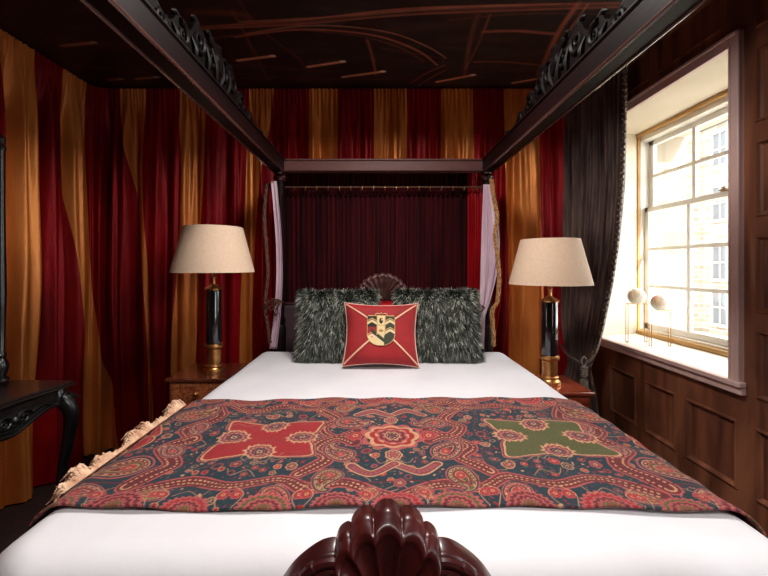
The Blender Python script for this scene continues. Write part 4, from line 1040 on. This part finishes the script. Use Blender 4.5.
# ---------------------------------------------------- black carved side table and toilet mirror, left
tb = thing('console_table', 'black lacquered carved cabriole-leg table at the left wall', 'table', (-1.8, 1.45, 0))
tz = EYE - .585; tx0, tx1, ty0, ty1 = -2.08, -1.56, .75, 1.97
def serp(off):
    pts = []
    N_ = 40
    for i in range(N_ + 1):
        t = i / N_; pts.append((tx1 + off + .02 * math.cos(4 * PI * t) - .02, ty0 - off + (ty1 - ty0 + 2 * off) * t))
    return [(tx0 - off, ty0 - off)] + pts + [(tx0 - off, ty1 + off)]
tt = MB()
for off, a, b in ((.0, tz - .014, tz), (.006, tz - .026, tz - .013), (-.012, tz - .038, tz - .025)): tt.prism(serp(off), 'z', a, b)
tt.build('table_top', M['table_top'], tb, bevel=.004, angle=50)
ap = MB()
def apron(axis, c0, c1, a0, a1):
    low = [(0, .115), (.06, .10), (.11, .105), (.17, .125), (.24, .15), (.30, .142), (.36, .12), (.43, .115), (.5, .145)]
    full = low + [(1 - p[0], p[1]) for p in reversed(low[:-1])]
    L = a1 - a0; q = smooth_path([(a0 + L * p[0], tz - p[1]) for p in full], 90)
    n_ = len(q); vs = []
    def put(t, p, z): return (t, p, z) if axis == 'x' else (p, t, z)
    for t in (c0, c1): vs += [put(t, p[0], p[1]) for p in q] + [put(t, p[0], tz - .03) for p in q]
    fs = []
    for i in range(n_ - 1): fs += [(i, i + 1, n_ + i + 1, n_ + i), (2 * n_ + i, 3 * n_ + i, 3 * n_ + i + 1, 2 * n_ + i + 1), (i, 2 * n_ + i, 2 * n_ + i + 1, i + 1)]
    ap.add(vs, fs)
    face = c1 if c1 > c0 else c1
    fo_ = .006 if c1 > c0 else -.006
    ap.tube([put(face, p[0], p[1] + .006) for p in q], .011, 8)
    ap.tube([put(face, p[0], p[1] + .026) for p in q[6:-6]], .006, 7)
    for k in (.24, .5, .76):
        for s in (-1, 1):
            cy = a0 + L * k + s * .045
            sp_ = spiral(0, 0, .034, 1.5, .6, 1, 26)
            ap.tube([put(face + fo_, cy + s * p[0], tz - .085 + p[1]) for p in sp_], [.0085 * (1 - .5 * i / 26) for i in range(26)], 7)
            ap.tube([put(face + fo_, cy + s * (.035 + .03 * j), tz - .075 + .014 * math.sin(j)) for j in range(5)], [.009, .011, .009, .006, .002], 7)
        ap.ball(put(face + fo_, a0 + L * k, tz - .085), .018, 10, 7, (1, 1, 1.3))
apron('x', tx1 - .035, tx1 - .018, ty0 + .03, ty1 - .03)
apron('y', ty1 - .045, ty1 - .028, tx0 + .03, tx1 - .03); apron('y', ty0 + .045, ty0 + .028, tx0 + .03, tx1 - .03)
ap.box(tx0 + .02, tx0 + .04, ty0 + .03, ty1 - .03, tz - .11, tz - .03)
ap.build('carved_apron', M['ebony'], tb, angle=35)
for sx, cx_ in ((1, tx1 - .045), (-1, tx0 + .045)):
    for sy, cy_ in ((1, ty1 - .05), (-1, ty0 + .05)):
        dx, dy = sx * .7, sy * .7
        pr = [(0, tz - .03, .038), (.01, tz - .07, .042), (.05, tz - .10, .040), (.078, tz - .15, .036), (.075, tz - .22, .031), (.055, tz - .32, .026), (.03, tz - .43, .021), (.005, tz - .62, .018), (-.01, tz - .86, .018), (.01, tz - .96, .021), (.035, tz - 1.01, .022), (.05, tz - 1.015, .012)]
        P = smooth_path([(cx_ + dx * a, cy_ + dy * a * .35, z, r) for a, z, r in pr], 66)
        lg = MB().tube([p[:3] for p in P], [p[3] for p in P], 12)
        for j in range(7):        # acanthus lobes down the knee
            q = P[10 + j * 3]
            for s in (-1, 1):
                lg.ball((q[0] + sx * .014, q[1] + s * (.018 - .001 * j) , q[2]), .019 - .0012 * j, 10, 8, (1, .7, 1.6))
            lg.ball((q[0] + sx * (.024 - .001 * j), q[1], q[2]), .018 - .001 * j, 10, 8, (1, .7, 1.7))
        sp_ = spiral(0, 0, .03, 1.5, 0, 1, 24)
        lg.tube([(cx_ + sx * .045, cy_ + p[0], tz - .075 + p[1]) for p in sp_], [.010 * (1 - .4 * i / 24) for i in range(24)], 7)
        lg.build('leg', M['ebony'], tb)
mr = thing('toilet_mirror', 'black framed mirror on turned posts standing on the carved table', 'mirror', (-1.87, 1.55, tz))
MB().box(-1.97, -1.84, 1.10, 1.92, tz + .0, tz + .012).build('base', M['ebony'], mr, bevel=.005)
for yp in (1.90, 1.14):
    pr = [(0, .018), (.03, .018), (.03, .03), (.018, .04), (.024, .06), (.030, .08), (.030, .10), (.022, .12), (.016, .13), (.022, .145), (.016, .16), (.018, .3), (.022, .45), (.018, .7), (.014, 1.15), (.022, 1.17), (.012, 1.19), (.02, 1.215), (.0, 1.24)]
    MB().lathe([(r, tz + z) for r, z in pr], -1.865, yp, 18).build('post', M['ebony'], mr)
fm_ = MB()
for (a, b, c_, d) in ((1.17, 1.22, .15, 1.05), (1.82, 1.87, .15, 1.05), (1.22, 1.82, .15, .20), (1.22, 1.82, 1.0, 1.05)): fm_.box(-1.88, -1.85, a, b, tz + c_, tz + d)
fm_.box(-1.872, -1.858, 1.14, 1.18, tz + .6, tz + .62).box(-1.872, -1.858, 1.86, 1.9, tz + .6, tz + .62)
fo = fm_.build('frame', M['ebony'], mr, bevel=.006)
MB().box(-1.868, -1.858, 1.22, 1.82, tz + .20, tz + 1.0).build('mirror_glass', M['mirror'], fo, smooth=False)

# ---------------------------------------------------- brown velvet window curtain
vcn = thing('velvet_curtain', 'dark brown velvet curtain tied back beside the window', 'curtain', (1.67, 3.0, 0))
ZT = np.array([0, .56, .73, .81, .88, 1.01, 1.17, 1.47, 1.82, 2.22, H])
RY = np.array([2.93, 2.98, 3.03, 3.05, 3.04, 3.00, 2.94, 2.85, 2.77, 2.71, 2.70]); RX = np.array([1.70, 1.70, 1.69, 1.68, 1.69, 1.70, 1.72, 1.735, 1.74, 1.74, 1.74])
LY = np.array([3.26, 3.25, 3.22, 3.18, 3.20, 3.23, 3.25, 3.25, 3.25, 3.25, 3.25]); LX = np.array([1.52, 1.54, 1.57, 1.59, 1.58, 1.56, 1.555, 1.56, 1.57, 1.58, 1.58])
z = np.linspace(H - .02, .02, 150)[:, None]; u = np.linspace(0, 1, 300)[None, :]
sm = lambda tab: np.mean([np.interp(np.clip(z + q, 0, H), ZT, tab) for q in np.linspace(-.06, .06, 5)], axis=0)
lx, ly, rx, ry = sm(LX), sm(LY), sm(RX), sm(RY)
ln = np.hypot(rx - lx, ry - ly); nx, ny = (ry - ly) / ln, -(rx - lx) / ln
ph = 2 * PI * 11 * (u + .012 * np.sin(3 * z + 8 * u)) + 1.2 * np.sin(7 * u)
wv = .020 * (ln / .55) ** .5 * (np.sin(ph) + .5 * np.sin(1.73 * ph + 1 + .5 * z) + .25 * np.sin(3.1 * ph + z))
bow = .05 * np.sin(PI * u)
P = np.stack([lx + (rx - lx) * u + nx * (wv - bow) , ly + (ry - ly) * u + ny * (wv - bow), z + 0 * u], -1)
# sagging swag folds close above the tie
sag = np.exp(-((z - 1.06) / .22) ** 2) * .06 * (u - .5) * 2
P[..., 2] -= np.clip(sag, -.03, .08)
P[..., 0] = np.clip(P[..., 0], None, 1.80)
grid('velvet_cloth', P, M['brown_velvet'], vcn, solid=.004)
tr = MB()
ed = P[:, -1]
for i in range(2, 118, 1):
    p = ed[i]; q = ed[i + 1]
    if i % 2 == 0:
        tr.ball((p[0] - .004, p[1] - .014, p[2]), .0105, 8, 6)
        tr.ball((p[0] - .016, p[1] - .004, p[2] + .004), .008, 7, 5)
tr.tube([tuple(p + np.array([-.006, -.008, 0])) for p in ed[:120:2]], .007, 8)
tr.build('bead_trim', M['bead_trim'], vcn)
tx_, ty_ = 1.595, 2.985
tie = thing('tieback_tassel', 'silver grey rope tieback with ribbed tassel on the velvet curtain', 'tassel', (tx_, ty_, EYE - .95))
lp = MB()
MB().tube(smooth_path([(1.54, 3.22, EYE - .66), (1.53, 3.12, EYE - .71), (tx_ - .015, ty_ + .03, EYE - .755), (tx_, ty_, EYE - .77), (tx_ + .04, ty_ - .005, EYE - .745), (1.70, 3.0, EYE - .68), (1.76, 3.06, EYE - .62)], 40), .009, 8).build('tieback_band', M['brown_velvet'], tie)
lp.tube(smooth_path([(tx_, ty_ - .012, EYE - .70), (tx_ - .022, ty_ - .014, EYE - .735), (tx_, ty_ - .012, EYE - .775), (tx_ + .022, ty_ - .014, EYE - .735), (tx_, ty_ - .012, EYE - .70)], 24), .006, 7)
lp.build('rope_loop', M['grey_tassel'], tie)
pf = [(0, -.77), (.010, -.772)]
for k in range(5): pf += [(.024, -.780 - k * .017), (.027, -.787 - k * .017), (.021, -.795 - k * .017)]
pf += [(.016, -.868), (.016, -.874), (0, -.875)]
MB().lathe([(r, EYE + h) for r, h in pf], tx_, ty_ - .012, 20).build('tassel_head', M['grey_tassel'], tie)
sk = MB(); n_ = 40
for k in range(n_):
    a = 2 * PI * k / n_; sk.tube([(tx_ + .014 * math.cos(a), ty_ - .012 + .014 * math.sin(a), EYE - .872), (tx_ + .028 * math.cos(a), ty_ - .012 + .028 * math.sin(a), EYE - .89), (tx_ + .03 * math.cos(a), ty_ - .012 + .03 * math.sin(a), EYE - .975)], .0032, 5)
sk.lathe([(.014, EYE - .873), (.025, EYE - .89), (.028, EYE - .97), (0, EYE - .97)], tx_, ty_ - .012, 20)
sk.build('tassel_skirt', M['grey_tassel'], tie)

# ---------------------------------------------------- ornaments on the window sill
def orb(label, x, y, r, h, w):
    z = WZ[0]; t = thing('orb_ornament', label, 'ornament', (x, y, z), 'ball ornaments on the window sill')
    s = MB()
    hx, hy = w * .5, w * .09
    cs_ = [(x - hx, y + hy), (x + hx, y + hy), (x + hx, y - hy), (x - hx, y - hy)]
    for a in cs_: s.tube([(a[0], a[1], z), (a[0], a[1], z + h)], .0028, 6)
    for k in range(4):
        a, b = cs_[k], cs_[(k + 1) % 4]; s.tube([(a[0], a[1], z + h), (b[0], b[1], z + h)], .0028, 6)
    for k in (1, 3): s.tube([(*cs_[k], z + .003), (*cs_[(k + 1) % 4], z + .003)], .0028, 6)
    s.build('wire_stand', M['brass'], t)
    MB().ball((x, y, z + h + r * .93), r, 32, 20).build('ball', M['orb'], t)
orb('white marbled ball on tall brass wire stand nearest the velvet curtain', 1.985, 2.95, .062, .295, .145)
orb('white marbled ball on lower brass wire stand nearer the window panes', 2.055, 2.80, .060, .262, .14)

# ---------------------------------------------------- light
w = bpy.data.worlds.new('sky'); sc.world = w; w.use_nodes = True
bg = w.node_tree.nodes['Background']; bg.inputs[0].default_value = (.93, .96, 1.0, 1); bg.inputs[1].default_value = 6.0
sun = bpy.data.lights.new('sun', 'SUN'); sun.energy = 8; sun.angle = .01; sun.color = (1, .93, .8)
so = bpy.data.objects.new('sun', sun); COL.objects.link(so)
so.rotation_euler = Vector((-.30, .85, -.55)).to_track_quat('-Z', 'Y').to_euler()
def portal(y0, y1):
    l = bpy.data.lights.new('window_portal', 'AREA'); l.shape = 'RECTANGLE'; l.size = WZ[1] - WZ[0]; l.size_y = y1 - y0
    l.cycles.is_portal = True
    o = bpy.data.objects.new('window_portal', l); COL.objects.link(o); o.location = (2.55, (y0 + y1) / 2, (WZ[0] + WZ[1]) / 2)
    o.rotation_euler = Vector((-1, 0, 0)).to_track_quat('-Z', 'Y').to_euler()
    return o
portal(1.93, 3.375); portal(-1.13, .63)

# unseen fill lamps added to brighten bed and curtains: above bed, behind camera
for (lx_, ly_, en, lab) in ((.1, 1.5, 32, 'added round fill lamp above the middle of the bed'), (.0, -.6, 32, 'added round fill lamp above the floor before the bed')):
    cl_ = thing('added_fill_light', lab, 'fill light', (lx_, ly_, H))
    MB().lathe([(0, H - .005), (.30, H - .005), (.31, H - .03), (.31, H - .07), (.295, H - .07), (.295, H - .04), (0, H - .04)], lx_, ly_, 40).build('fill_lamp_housing', M['brass'], cl_)
    al = bpy.data.lights.new('fill_lamp', 'AREA'); al.shape = 'DISK'; al.size = .56; al.energy = en; al.color = (1, .95, .9)
    al.spread = math.radians(160)
    alo = bpy.data.objects.new('fill_lamp', al); COL.objects.link(alo); alo.location = (lx_, ly_, H - .075)

# ---------------------------------------------------- camera
cam = bpy.data.cameras.new('camera'); co = bpy.data.objects.new('camera', cam); COL.objects.link(co)
co.location = (0, 0, EYE); co.rotation_euler = (PI / 2, 0, 0)
cam.lens = 18; cam.sensor_width = 36; cam.shift_x = 6 / 768; cam.shift_y = -22 / 768; cam.clip_start = .05
sc.camera = co
# bring everything to real metres: a 1.5 m bed in a 2.6 m high room
for o in list(sc.objects):
    if o.parent is None:
        o.location = Vector(o.location) * UNIT
        if o.type in ('MESH', 'EMPTY'): o.scale = (UNIT,) * 3
for l in bpy.data.lights:
    if l.type == 'AREA': l.size *= UNIT; l.size_y *= UNIT; l.energy *= UNIT ** 2
sc.view_settings.view_transform = 'Standard'; sc.view_settings.look = 'None'; sc.view_settings.gamma = 1
sc.view_settings.use_curve_mapping = False; sc.view_settings.exposure = 0.52
